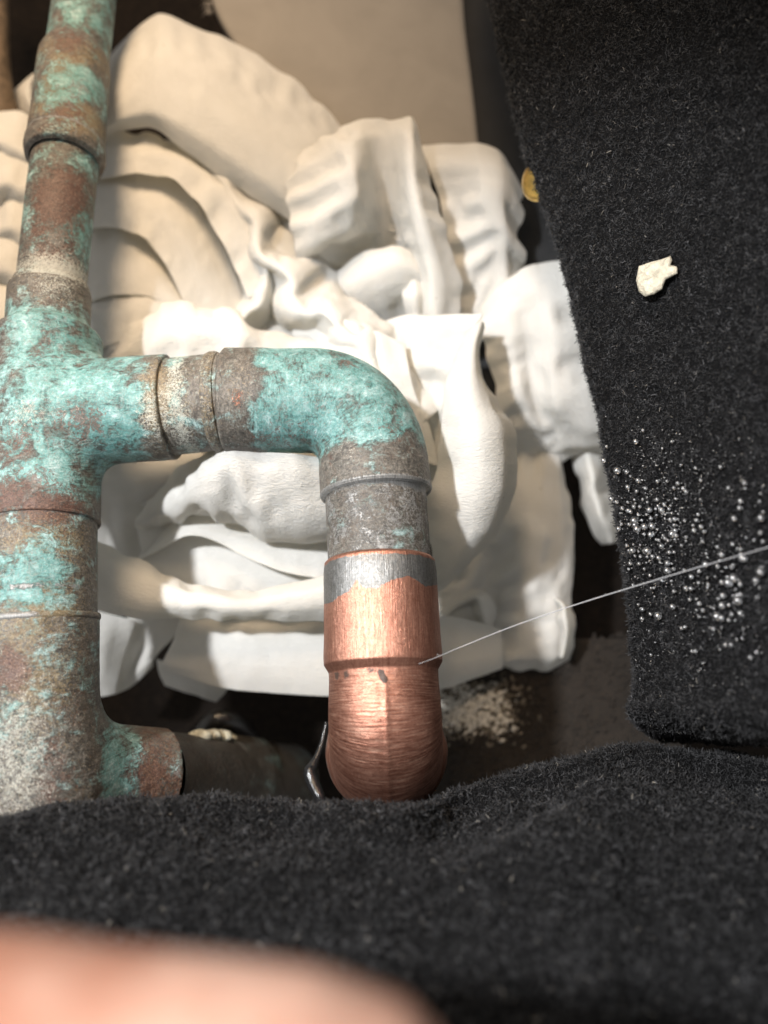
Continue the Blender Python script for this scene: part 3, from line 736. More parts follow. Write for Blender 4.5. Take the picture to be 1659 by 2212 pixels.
def finish_sheet(name, G, parent, seed, amp=0.5, rid=0.5, thick=0.2, rf=0.055, fine=0.04):
    n, m, _ = G.shape
    N = grid_normals(G); q = G.reshape(-1, 3)
    e = np.ones((n, m))
    du0 = np.concatenate([[0], np.cumsum(np.linalg.norm(np.diff(G, axis=0), axis=2).mean(1))])
    dv0 = np.concatenate([[0], np.cumsum(np.linalg.norm(np.diff(G, axis=1), axis=2).mean(0))])
    uv0 = np.stack(np.meshgrid(du0, dv0, indexing='ij'), 2).reshape(-1, 2)
    fa = facet(uv0, seed, 9.0) * 0.75 + facet(uv0, seed + 9, 4.2) * 0.22
    fa = fa.reshape(n, m); 
    for _ in range(1):
        fp = np.pad(fa, 1, 'edge'); fa = (fp[1:-1, 1:-1] * 2 + fp[:-2, 1:-1] + fp[2:, 1:-1] + fp[1:-1, :-2] + fp[1:-1, 2:]) / 6
    disp = rid * 0.35 * crumple(q, seed, rf * 0.75) + (0.15 + 0.5 * rid) * 0.25 * fa.ravel() + fine * fbm(q * 0.5 + seed, 2)
    q = q + N.reshape(-1, 3) * disp[:, None]
    # uneven cut edges
    G = q.reshape(n, m, 3)
    du = np.concatenate([[0], np.cumsum(np.linalg.norm(np.diff(G, axis=0), axis=2).mean(1))])
    dv = np.concatenate([[0], np.cumsum(np.linalg.norm(np.diff(G, axis=1), axis=2).mean(0))])
    uv = np.stack(np.meshgrid(du, dv, indexing='ij'), 2).reshape(-1, 2) + seed * 17.0
    o = mesh_obj(name, w(q), grid_faces(n, m), M_PAPER, parent, uv=uv)
    md = o.modifiers.new('ply', 'SOLIDIFY'); md.thickness = thick * 0.001; md.offset = 0
    return o

def cubic_up(G, a, b):
    R = np.stack([crom(G[k], b) for k in range(G.shape[0])]) if False else np.swapaxes(crom_u(np.swapaxes(G, 0, 1), b), 0, 1)
    return crom_u(R, a)

def crom_u(A, n):
    """uniform Catmull-Rom resampling along the first axis"""
    k = A.shape[0]; t = np.linspace(0, k - 1, n); i = np.minimum(t.astype(int), k - 2); f = (t - i)[:, None, None]
    e = np.concatenate([[2 * A[0] - A[1]], A, [2 * A[-1] - A[-2]]])
    p0, p1, p2, p3 = e[i], e[i + 1], e[i + 2], e[i + 3]
    return 0.5 * (2 * p1 + (p2 - p0) * f + (2 * p0 - 5 * p1 + 4 * p2 - p3) * f ** 2 + (3 * p1 - p0 - 3 * p2 + p3) * f ** 3)

def solve_sheet(X, goal, k, it, bend, gu, gv, seed):
    """nearly inextensible sheet, slightly too large for its lay (gu, gv), held loosely to it: it buckles into folds"""
    a, b, _ = X.shape; S = np.s_
    nl = lambda d: np.sqrt((d * d).sum(2))
    mp = (0.25 + 1.35 * sstep(-0.15, 0.25, perlin(goal.reshape(-1, 3) * 0.045 + seed * 2.3))).reshape(a, b)
    GU = 1 + (gu - 1) * mp; GV = 1 + (gv - 1) * mp; GD = (GU + GV) / 2
    cons = [(S[:-1, :], S[1:, :], GU, 1.0), (S[:, :-1], S[:, 1:], GV, 1.0), (S[:-1, :-1], S[1:, 1:], GD, 0.5), (S[:-1, 1:], S[1:, :-1], GD, 0.5), (S[:-2, :], S[2:, :], GU, bend), (S[:, :-2], S[:, 2:], GV, bend)]
    cons = [(s0, s1, nl(goal[s1] - goal[s0]) * g[s0], w_) for s0, s1, g, w_ in cons]
    for q in range(it):
        acc = np.zeros_like(X); wt = np.zeros((a, b, 1))
        for s0, s1, Lr, w_ in cons:
            d = X[s1] - X[s0]; l = nl(d) + 1e-9
            c_ = d * ((l - Lr) / l * 0.5 * w_)[:, :, None]
            acc[s0] += c_; acc[s1] -= c_; wt[s0] += w_; wt[s1] += w_
        X = X + acc / wt * 2.4
        X = X + (goal - X) * k
    return X

def relax(G0, seed, grow=1.05, cell=3.1):
    n, m, _ = G0.shape
    Lu = np.linalg.norm(np.diff(G0, axis=0), axis=2).sum(0).mean(); Lv = np.linalg.norm(np.diff(G0, axis=1), axis=2).sum(1).mean()
    a1, b1 = int(np.clip(Lu / cell, 6, n // 2)), int(np.clip(Lv / cell, 6, m // 2))
    g1 = cubic_up(G0, a1, b1)
    X = g1 + grid_normals(g1) * (2.0 * fbm(g1.reshape(-1, 3) * 0.06 + seed * 3.1, 3)).reshape(a1, b1, 1)
    gg = grow - 1; along = (int(seed) % 3)
    gu, gv = (1 + gg, 1 + 0.2 * gg) if along == 0 else (1 + 0.2 * gg, 1 + gg) if along == 1 else (1 + 0.7 * gg, 1 + 0.7 * gg)
    X = solve_sheet(X, g1, 0.006, 300, 0.16, gu, gv, seed)
    a2, b2 = int(min(n, a1 * 2.3)), int(min(m, b1 * 2.3))
    g2 = cubic_up(X, a2, b2)
    X = g2 + grid_normals(g2) * (0.18 * fbm(g2.reshape(-1, 3) * 0.2 + seed, 2)).reshape(a2, b2, 1)
    X = solve_sheet(X, g2, 0.012, 80, 0.22, 1 + 0.25 * gg, 1 + 0.25 * gg, seed + 4)
    return cubic_up(X, n, m)

def ply(rows, parent, seed, n=90, m=90, amp=0.5, rid=0.5, name='fold', tens=0.35, grow=1.08, **kw):
    G = loft(rows, n, m, tens)
    for _ in range(2):
        Gp = np.pad(G, ((1, 1), (1, 1), (0, 0)), 'edge')
        B_ = (Gp[1:-1, 1:-1] * 2 + Gp[:-2, 1:-1] + Gp[2:, 1:-1] + Gp[1:-1, :-2] + Gp[1:-1, 2:]) / 6
        G[1:-1, 1:-1] = B_[1:-1, 1:-1]
    G = relax(G, seed, grow=grow)
    return finish_sheet(name, G, parent, seed, amp, rid, **kw)

# 1. big smooth drape at the upper left, with the loose folds below it
A = towel('large smooth cream towel draped high behind the small corroded pipe', (400, 300, 230))
ply([[(205, 165, 226), (270, 85, 224), (345, 32, 221), (430, 62, 221), (540, 110, 221), (640, 180, 220), (720, 255, 219), (785, 335, 217)],
     [(205, 190, 214), (280, 105, 212), (350, 75, 210), (440, 108, 210), (540, 165, 210), (630, 235, 210), (705, 305, 210), (765, 380, 210)],
     [(205, 230, 209), (270, 160, 206), (350, 125, 203), (440, 160, 203), (535, 220, 205), (615, 290, 206), (690, 355, 207), (745, 430, 208)],
     [(205, 265, 207), (265, 215, 203), (340, 180, 201), (430, 215, 200), (525, 275, 201), (600, 340, 203), (670, 400, 205), (720, 460, 207)],
     [(205, 300, 209), (255, 262, 204), (330, 245, 201), (410, 285, 200), (500, 345, 201), (580, 400, 203), (640, 445, 206), (700, 500, 208)],
     [(205, 322, 214), (255, 285, 209), (330, 276, 205), (395, 322, 204), (475, 380, 205), (560, 435, 207), (625, 475, 209), (690, 530, 211)]], A, 1, 120, 120, 0.5, 0.12, rf=0.035, grow=1.022)
fold([(75, 160, 225, 4, 3), (62, 190, 222, 18, 6), (58, 215, 221, 22, 7), (70, 245, 222, 18, 6), (88, 270, 224, 6, 3)], 50, 30, seed=4, parent=A, name='loop', rid=0.1, amp=0.1)
# lower layers of cream folds
B = towel('loose cream towel folds between the small pipe and the twisted white roll', (380, 560, 230))
ply([[(-80, 280, 224), (40, 300, 222), (200, 300, 226), (400, 320, 226), (640, 360, 222), (760, 420, 222)],
     [(-80, 420, 210), (60, 400, 209), (220, 410, 211), (420, 440, 213), (600, 480, 215), (760, 520, 218)],
     [(-80, 560, 208), (60, 560, 207), (240, 560, 210), (420, 570, 211), (580, 600, 213), (760, 640, 216)],
     [(-80, 700, 206), (80, 700, 205), (240, 700, 204), (420, 700, 206), (580, 720, 209), (780, 740, 211)],
     [(-80, 850, 206), (80, 860, 204), (240, 850, 202), (420, 850, 203), (580, 860, 204), (780, 870, 206)],
     [(-80, 1060, 208), (80, 1060, 206), (240, 1060, 204), (420, 1060, 204), (580, 1060, 205), (780, 1060, 206)]], B, 2, 150, 150, 1.6, 1.5, rf=0.04, name='under_layer')
ply([[(180, 610, 210), (260, 610, 209), (340, 620, 208), (430, 660, 207), (540, 710, 207)], [(180, 690, 204.5), (250, 670, 202.5), (320, 655, 201.5), (420, 690, 201.5), (540, 730, 203)],
     [(180, 760, 203), (250, 740, 201), (320, 720, 200), (420, 740, 200), (540, 760, 202)]], B, 8, 60, 90, 0.3, 0.3)
ply([[(180, 460, 213), (260, 470, 212), (330, 530, 211), (400, 620, 210), (480, 700, 209)], [(180, 540, 208), (250, 545, 206.5), (325, 580, 205), (395, 645, 205), (460, 712, 205)],
     [(180, 600, 206), (250, 595, 204), (322, 615, 203), (390, 660, 203), (455, 716, 204)], [(180, 655, 206), (250, 636, 203.5), (320, 640, 202.5), (385, 675, 202.5), (450, 722, 204)]], B, 7, 70, 90, 0.3, 0.3)
ply([[(180, 350, 213), (280, 360, 212), (360, 380, 211), (430, 450, 210), (490, 560, 210), (540, 680, 210)], [(180, 420, 208), (270, 420, 206.5), (345, 445, 205), (400, 505, 204.5), (445, 590, 205), (480, 690, 206)],
     [(180, 485, 207), (255, 485, 204.5), (315, 515, 203.5), (360, 570, 203), (395, 640, 203.5), (420, 715, 205.5)]], B, 6, 70, 100, 0.3, 0.3)
ply([[(180, 300, 214), (300, 290, 213), (400, 330, 212), (500, 400, 212), (600, 480, 212), (680, 560, 212)], [(180, 350, 208), (300, 326, 206), (395, 345, 204.5), (470, 400, 204), (540, 485, 204), (600, 585, 205)],
     [(180, 392, 207), (290, 374, 204), (372, 388, 202.5), (434, 442, 201.5), (486, 530, 201.5), (536, 640, 203)]], B, 5, 70, 110, 0.3, 0.3)
# left of the pipe
fold([(-60, 300, 210, 52, 7.5), (10, 300, 208, 55, 7.5), (60, 320, 208, 52, 7.5), (130, 360, 210, 47, 6.75)], 60, 40, seed=11, parent=B, skew=0.2)
fold([(-60, 400, 207, 57, 6.75), (20, 390, 205, 60, 7.5), (100, 420, 206, 57, 6.75)], 60, 40, seed=12, parent=B, skew=0.3)
fold([(-60, 490, 206, 55, 6.75), (20, 480, 204, 60, 7.5), (100, 500, 205, 52, 6.75)], 60, 40, seed=13, parent=B, skew=0.35)
fold([(-60, 590, 204, 65, 7.5), (20, 575, 202, 68, 7.5), (100, 600, 204, 60, 6.75)], 60, 40, seed=14, parent=B, skew=0.2)
fold([(-60, 690, 200, 60, 7.5), (10, 680, 199, 60, 7.5), (80, 690, 200, 52, 6.75)], 60, 40, seed=15, parent=B, skew=0.2)

# 2. bright folds above the horizontal branch and the twisted roll
Cc = towel('bright white towel rolled diagonally down to the turquoise elbow', (640, 700, 215))
ply([[(255, 735, 203), (300, 700, 199), (345, 662, 197), (400, 655, 196), (450, 668, 196), (500, 672, 196), (545, 700, 198), (620, 720, 201), (720, 740, 201)],
     [(250, 765, 199), (300, 730, 195), (350, 690, 193), (400, 680, 192), (460, 690, 192), (510, 690, 193), (550, 715, 194), (620, 738, 197), (720, 755, 197)],
     [(245, 800, 199), (300, 770, 195), (350, 735, 192), (400, 725, 191), (460, 725, 191), (520, 728, 191), (560, 745, 193), (620, 765, 195), (720, 780, 195)],
     [(240, 880, 200), (300, 870, 198), (350, 860, 196), (400, 860, 195), (460, 860, 195), (520, 860, 195), (560, 870, 195), (620, 880, 196), (720, 880, 196)]], Cc, 16, 100, 130, 0.7, 1.0, rf=0.09, tens=0.6, grow=1.13)
fold([(430, 330, 209, 20, 10), (480, 385, 205, 34, 14), (540, 470, 202, 46, 18), (590, 555, 198, 62, 22), (650, 630, 195, 74, 22), (720, 695, 192, 72, 22), (800, 760, 190, 70, 20), (870, 830, 189, 70, 18), (920, 900, 189, 70, 16)], 150, 70, 0.85, seed=17, parent=Cc, skew=0.15, rid=0.7, amp=0.6, name='roll')
fold([(520, 700, 203, 30, 10), (560, 650, 200, 34, 14), (570, 590, 200, 30, 14), (545, 530, 203, 24, 12)], 60, 40, seed=18, parent=Cc, rid=0.4)
ply([[(640, 640, 208), (740, 690, 194), (810, 716, 192), (868, 742, 191.5)],
     [(640, 700, 206), (740, 735, 192), (815, 760, 190), (876, 785, 189.5)],
     [(640, 780, 203), (740, 800, 191), (825, 830, 189), (892, 850, 189)],
     [(660, 860, 196), (760, 880, 191), (850, 900, 189), (918, 920, 189)],
     [(700, 960, 198), (800, 970, 194), (880, 985, 192), (940, 1000, 191)]], Cc, 19, 80, 80, 0.4, 0.4)
ply([[(840, 720, 204), (900, 760, 203), (970, 800, 203)], [(860, 850, 203), (910, 880, 201), (975, 900, 202)], [(880, 980, 203), (920, 1000, 200), (985, 1020, 202)], [(880, 1150, 204), (920, 1160, 202), (990, 1180, 203)]], Cc, 20, 70, 50, 0.6, 0.5)

# 3. the crumpled rosette
D = towel('towel crumpled into a rosette with a hollow centre', (820, 480, 225))
ply([[(616, 374, 207), (650, 342, 204), (700, 308, 202), (752, 280, 200), (800, 264, 201), (845, 262, 201), (890, 256, 200), (903, 290, 202)],
     [(621, 400, 204), (656, 378, 201), (708, 350, 198), (760, 322, 195), (806, 305, 200), (842, 300, 200), (888, 296, 195), (915, 330, 201)],
     [(626, 440, 203), (664, 425, 199), (716, 400, 196), (766, 375, 193), (812, 362, 203), (846, 358, 202), (888, 350, 193), (928, 385, 200)],
     [(632, 490, 203), (674, 480, 199), (724, 455, 197), (770, 432, 194), (818, 425, 207), (852, 420, 205), (893, 412, 193), (945, 440, 200)],
     [(642, 535, 205), (684, 525, 202), (732, 505, 202), (776, 485, 201), (824, 480, 211), (858, 478, 208), (905, 475, 194), (962, 500, 200)],
     [(655, 570, 210), (700, 560, 209), (742, 545, 211), (784, 530, 212), (830, 530, 215), (866, 530, 211), (920, 540, 197), (980, 560, 202)],
     [(690, 620, 216), (720, 610, 217), (755, 600, 218), (795, 590, 219), (838, 590, 218), (878, 595, 213), (932, 605, 199), (998, 610, 204)],
     [(700, 700, 217), (730, 695, 218), (765, 690, 219), (805, 690, 220), (846, 695, 219), (886, 695, 213), (935, 690, 202), (985, 700, 206)]], D, 21, 150, 150, 0.3, 0.9, rf=0.06, name='petal', tens=0.6, grow=1.13)
ply([[(690, 612, 216), (740, 580, 211), (790, 552, 207), (845, 534, 205), (895, 548, 206), (928, 590, 208)],
     [(702, 640, 214), (752, 606, 208), (802, 578, 203), (850, 560, 201.5), (897, 575, 203), (932, 615, 206)],
     [(722, 668, 214), (768, 640, 209), (815, 614, 204.5), (858, 598, 203), (900, 608, 205), (934, 642, 208)],
     [(745, 700, 216), (792, 678, 212), (835, 655, 208.5), (872, 640, 207.5), (908, 645, 209), (936, 672, 211)],
     [(770, 730, 219), (812, 715, 217), (850, 700, 215), (882, 690, 214), (912, 690, 215), (936, 705, 216)]], D, 23, 60, 60, 0.2, 0.2, name='bud', tens=0.6)
ply([[(868, 618, 207), (892, 606, 204), (918, 612, 206)], [(872, 645, 205), (896, 640, 202), (922, 642, 205)], [(880, 690, 208), (902, 690, 205), (925, 690, 208)]], D, 24, 40, 30, 0.2, 0.2, name='bud')
fold([(640, 560, 207, 26, 8), (690, 620, 204, 30, 10), (750, 680, 202, 30, 10), (820, 720, 200, 26, 10)], 70, 40, seed=25, parent=D, skew=0.2)

# 4. pieces behind on the right
E = towel('rounded white towel lobe rising behind the rosette next to the dark panel', (1040, 450, 228))
ply([[(915, 322, 212), (965, 312, 210), (1040, 318, 208), (1090, 350, 209), (1122, 405, 213)],
     [(930, 360, 208), (980, 350, 205), (1045, 355, 203), (1090, 380, 204), (1122, 430, 210)],
     [(955, 440, 208), (1000, 430, 207), (1045, 420, 202), (1085, 430, 202), (1122, 480, 209)],
     [(975, 520, 209), (1015, 510, 207), (1050, 490, 204), (1085, 490, 203), (1124, 540, 210)],
     [(990, 600, 211), (1030, 590, 209), (1065, 570, 208), (1090, 570, 207), (1124, 600, 212)],
     [(1000, 720, 214), (1040, 720, 213), (1075, 710, 212), (1100, 710, 212), (1126, 720, 215)]], E, 26, 110, 100, 0.5, 1.0, tens=0.6, grow=1.13)
Fh = towel('wide white towel tucked under the right carpet edge with star shaped creases', (1190, 780, 222))
ply([[(1040, 665, 209), (1075, 622, 206), (1130, 592, 203), (1190, 578, 203), (1240, 582, 203), (1290, 592, 204)],
     [(1045, 700, 204), (1085, 670, 201), (1135, 640, 199), (1195, 630, 199), (1250, 640, 200), (1300, 650, 203)],
     [(1050, 745, 204), (1095, 728, 200), (1143, 710, 200), (1196, 712, 197), (1255, 710, 199), (1310, 720, 202)],
     [(1060, 800, 205), (1102, 790, 201), (1150, 775, 202), (1196, 790, 198), (1258, 780, 199), (1315, 790, 202)],
     [(1078, 865, 204), (1120, 845, 200), (1160, 850, 203), (1202, 868, 199), (1262, 850, 199), (1320, 860, 202)],
     [(1095, 920, 207), (1140, 910, 205), (1185, 915, 206), (1215, 910, 203), (1266, 915, 202), (1325, 920, 204)],
     [(1105, 960, 212), (1150, 960, 211), (1195, 965, 211), (1225, 960, 209), (1270, 960, 208), (1330, 950, 208)],
     [(1108, 1010, 216), (1150, 1004, 216), (1200, 1000, 215), (1230, 985, 214), (1272, 975, 214), (1330, 965, 214)]], Fh, 27, 130, 120, 0.4, 1.2, rf=0.06, tens=0.6, grow=1.13)
fold([(1255, 930, 216, 24, 8), (1280, 1000, 210, 40, 16), (1297, 1070, 208, 44, 18), (1310, 1130, 209, 36, 16), (1318, 1172, 214, 14, 8)], 60, 44, seed=28, parent=Fh, name='dangling_end', rid=0.2)

# 5. upright leaf-shaped curl right of the riser
Gl = towel('upright leaf shaped towel curl leaning beside the turquoise elbow', (1030, 1000, 210))
ply([[(1004, 722, 190.34), (1022, 708, 188.76), (1038, 697, 188.5), (1043, 699, 189.5), (1045, 708, 192.76)],
     [(985, 765, 187.05), (1003, 755, 184.35), (1022, 745, 183.65), (1032, 752, 185.44), (1036, 762, 191.14)],
     [(968, 815, 184.55), (992, 810, 180.7), (1016, 800, 179), (1036, 805, 181.85), (1046, 815, 189.55)],
     [(958, 875, 181.75), (986, 872, 176.84), (1018, 862, 175.14), (1052, 862, 178.14), (1076, 870, 186.9)],
     [(950, 945, 181), (986, 945, 175), (1026, 938, 172), (1074, 925, 175), (1110, 935, 185)],
     [(944, 1005, 181), (986, 1008, 175), (1032, 1008, 172.5), (1082, 1000, 175), (1115, 1000, 185)],
     [(928, 1075, 181), (972, 1082, 176), (1028, 1085, 173.5), (1080, 1075, 176), (1109, 1065, 185)],
     [(932, 1150, 184), (970, 1155, 180), (1018, 1150, 176.5), (1060, 1140, 178), (1090, 1120, 186)],
     [(934, 1210, 189.2), (960, 1212, 185.28), (1000, 1200, 181.8), (1036, 1185, 182.2), (1064, 1165, 187)],
     [(925, 1262, 196.28), (945, 1258, 192.12), (968, 1250, 188.8), (995, 1235, 188.2), (1020, 1205, 190)],
     [(890, 1300, 202.8), (910, 1292, 200.48), (930, 1284, 198.16), (952, 1275, 196.8), (975, 1255, 197)]], Gl, 29, 150, 80, 0.35, 0.12, rf=0.08, grow=1.04, tens=0.25)
ply([[(790, 722, 208), (860, 694, 199), (915, 704, 195), (965, 688, 194), (1008, 697, 190.5), (1040, 698, 189.2)],
     [(820, 750, 204), (870, 738, 197), (915, 742, 192), (958, 735, 193), (985, 738, 190.5), (1012, 738, 189.5)],
     [(870, 800, 195), (915, 800, 193), (950, 800, 191), (978, 805, 189.5)],
     [(895, 860, 195), (925, 870, 194), (948, 880, 192), (962, 890, 190)],
     [(910, 950, 197), (930, 960, 196), (945, 970, 194), (952, 980, 193)]], Gl, 30, 90, 90, 0.5, 0.9, rf=0.07, tens=0.6, grow=1.13)

# 6. shaded towel hanging at the lower right
H = towel('shaded towel hanging low right of the clean copper elbow', (1090, 1280, 222))
ply([[(1060, 960, 216), (1120, 975, 214), (1175, 985, 213), (1203, 978, 214), (1212, 1000, 216)],
     [(1040, 1060, 213), (1110, 1060, 211), (1170, 1050, 210), (1210, 1060, 211), (1228, 1075, 214)],
     [(1010, 1150, 212), (1090, 1150, 209), (1160, 1140, 208), (1212, 1140, 210), (1236, 1140, 213)],
     [(975, 1230, 212), (1070, 1230, 209), (1150, 1220, 208), (1210, 1220, 210), (1234, 1225, 213)],
     [(935, 1300, 212), (1040, 1300, 209), (1140, 1295, 207), (1200, 1290, 208), (1228, 1300, 211)],
     [(915, 1360, 213), (1030, 1360, 209), (1130, 1360, 207), (1195, 1360, 207), (1232, 1345, 209)],
     [(905, 1410, 215), (1030, 1412, 211), (1125, 1420, 208), (1185, 1420, 208), (1228, 1395, 210)],
     [(900, 1440, 219), (1035, 1432, 215), (1120, 1444, 212), (1180, 1445, 212), (1220, 1425, 213)]], H, 31, 130, 110, 0.6, 1.1, rf=0.05, tens=0.6, grow=1.13)
fold([(1200, 1296, 206, 4, 2), (1216, 1312, 203, 9, 5), (1222, 1345, 202, 12, 6), (1222, 1380, 202, 12, 6), (1214, 1415, 204, 6, 4)], 50, 24, seed=32, parent=H, name='curled_edge', rid=0.1, amp=0.1)
fold([(960, 1330, 208, 20, 8), (1020, 1290, 204, 26, 10), (1050, 1330, 204, 22, 9), (1040, 1370, 206, 16, 7)], 50, 30, seed=33, parent=H)

# 7. stacked plies between the two runs
I = towel('flat stacked towel plies wedged between the two pipe runs', (480, 1230, 222))
ply([[(318, 1098, 203), (350, 1052, 199), (392, 1008, 192), (440, 984, 180), (490, 969, 170.5), (560, 977, 169.5), (640, 984, 169.5), (740, 1000, 172)],
     [(303, 1112, 197), (345, 1075, 191), (395, 1040, 182), (440, 1012, 174), (492, 995, 169), (560, 1004, 169), (640, 1010, 169), (740, 1025, 172)],
     [(298, 1122, 195), (345, 1094, 188), (400, 1064, 179), (450, 1046, 173.5), (505, 1036, 171), (570, 1042, 170.5), (650, 1050, 170.5), (740, 1060, 173)],
     [(298, 1130, 195), (345, 1110, 188), (405, 1088, 180), (455, 1078, 175.5), (510, 1078, 174), (575, 1092, 173.5), (650, 1102, 173.5), (740, 1108, 175)],
     [(300, 1136, 197), (345, 1126, 191), (410, 1110, 184), (460, 1110, 181), (515, 1122, 180), (575, 1145, 179), (655, 1155, 179), (740, 1152, 180)],
     [(304, 1140, 201), (348, 1135, 196), (415, 1119, 190), (462, 1121, 187.5), (515, 1136, 186), (572, 1163, 185), (655, 1173, 185), (740, 1167, 186)]], I, 34, 130, 150, 0.35, 0.7, rf=0.06, name='ply', tens=0.5, grow=1.07)
ply([[(310, 1190, 201), (380, 1125, 196), (450, 1115, 194), (530, 1135, 193), (620, 1150, 192), (740, 1150, 193)],
     [(300, 1206, 198), (360, 1160, 192), (425, 1140, 189), (520, 1165, 188), (620, 1190, 188), (740, 1200, 189)],
     [(297, 1213, 196), (350, 1183, 191), (402, 1157, 188), (452, 1163, 187), (540, 1207, 186), (620, 1236, 186), (740, 1254, 188)]], I, 36, 80, 120, 0.35, 0.5, rf=0.07, name='ply', grow=1.045)
ply([[(300, 1140, 199), (400, 1135, 198), (500, 1145, 197), (740, 1180, 196)], [(310, 1190, 197), (410, 1190, 195), (500, 1200, 194), (740, 1230, 193)],
     [(325, 1240, 196), (420, 1245, 194), (505, 1250, 192), (740, 1270, 192)], [(350, 1300, 196), (430, 1310, 195), (510, 1310, 193), (740, 1310, 193)]], I, 37, 70, 100, 0.4, 0.5, name='ply', grow=1.045)
ply([[(170, 1150, 192), (250, 1188, 190), (330, 1228, 188), (400, 1258, 187), (480, 1274, 186), (545, 1276, 185.5), (620, 1262, 185.5), (740, 1236, 186)],
     [(170, 1200, 186), (250, 1224, 185), (330, 1254, 183), (400, 1277, 182), (480, 1290, 181), (545, 1292, 181), (620, 1284, 181), (740, 1266, 182)],
     [(170, 1260, 184), (250, 1284, 182.5), (330, 1304, 181.5), (400, 1312, 181), (480, 1317, 180.5), (545, 1319, 180.5), (620, 1318, 181), (740, 1308, 182)],
     [(170, 1300, 186), (240, 1322, 185), (310, 1336, 185), (400, 1334, 185), (480, 1335, 184.5), (545, 1337, 184.5), (620, 1341, 184.5), (740, 1340, 186)]], I, 38, 100, 140, 0.35, 0.6, rf=0.06, name='ply', tens=0.5, grow=1.06)
ply([[(395, 1320, 201), (480, 1322, 200), (600, 1328, 199), (740, 1335, 199), (960, 1335, 202), (1080, 1360, 206)],
     [(378, 1375, 198), (480, 1380, 195), (600, 1384, 194), (740, 1390, 194), (960, 1395, 200), (1085, 1390, 205)],
     [(355, 1425, 197), (480, 1436, 194), (600, 1446, 193), (740, 1452, 193), (960, 1448, 199), (1085, 1418, 205)],
     [(345, 1440, 200), (470, 1482, 196.5), (600, 1497, 195), (740, 1503, 195), (960, 1485, 201), (1085, 1442, 207)]], I, 39, 100, 140, 0.4, 0.7, rf=0.06, name='ply', grow=1.045)
ply([[(165, 1310, 205), (225, 1325, 204), (290, 1342, 206)], [(165, 1380, 203), (215, 1385, 201), (272, 1395, 206)], [(175, 1450, 206), (215, 1455, 203), (254, 1460, 206)], [(195, 1508, 214), (225, 1503, 208), (248, 1498, 208)]], I, 40, 60, 50, 0.4, 0.5, name='ply', grow=1.045)
ply([[(275, 1335, 208), (330, 1335, 209), (400, 1335, 210)], [(266, 1400, 208), (305, 1400, 212), (370, 1380, 208)], [(252, 1470, 207.5), (280, 1455, 212), (335, 1418, 208)], [(246, 1500, 209), (285, 1482, 213), (330, 1440, 212)]], I, 41, 60, 50, 0.3, 0.4, name='ply', grow=1.045)
ply([[(338, 1425, 209), (400, 1445, 208), (490, 1480, 207)], [(345, 1455, 210), (410, 1475, 209), (485, 1495, 208)], [(358, 1480, 212), (415, 1497, 211), (466, 1514, 210)]], I, 42, 40, 50, 0.2, 0.3, name='corner')
J = towel('smooth shaded towel tucked in the corner under the tee branch', (290, 1080, 222))
ply([[(150, 985, 202), (260, 985, 203), (360, 985, 202), (430, 980, 200)], [(150, 1040, 199), (260, 1035, 199), (350, 1030, 198), (420, 1015, 196)],
     [(150, 1100, 200), (240, 1095, 201), (320, 1085, 202), (390, 1060, 199)], [(150, 1160, 202), (240, 1150, 204), (320, 1140, 206), (390, 1110, 204)], [(150, 1240, 203), (250, 1230, 206), (340, 1220, 208), (400, 1200, 207)]], J, 43, 80, 80, 0.5, 0.5)
fold([(300, 1052, 203, 8, 5), (335, 1045, 199, 14, 7), (375, 1035, 196, 14, 7), (410, 1018, 194, 10, 5)], 40, 26, seed=44, parent=J)
fold([(300, 1090, 203, 6, 5), (330, 1082, 199, 12, 7), (360, 1072, 196, 12, 7), (385, 1060, 195, 8, 5)], 40, 26, seed=45, parent=J)

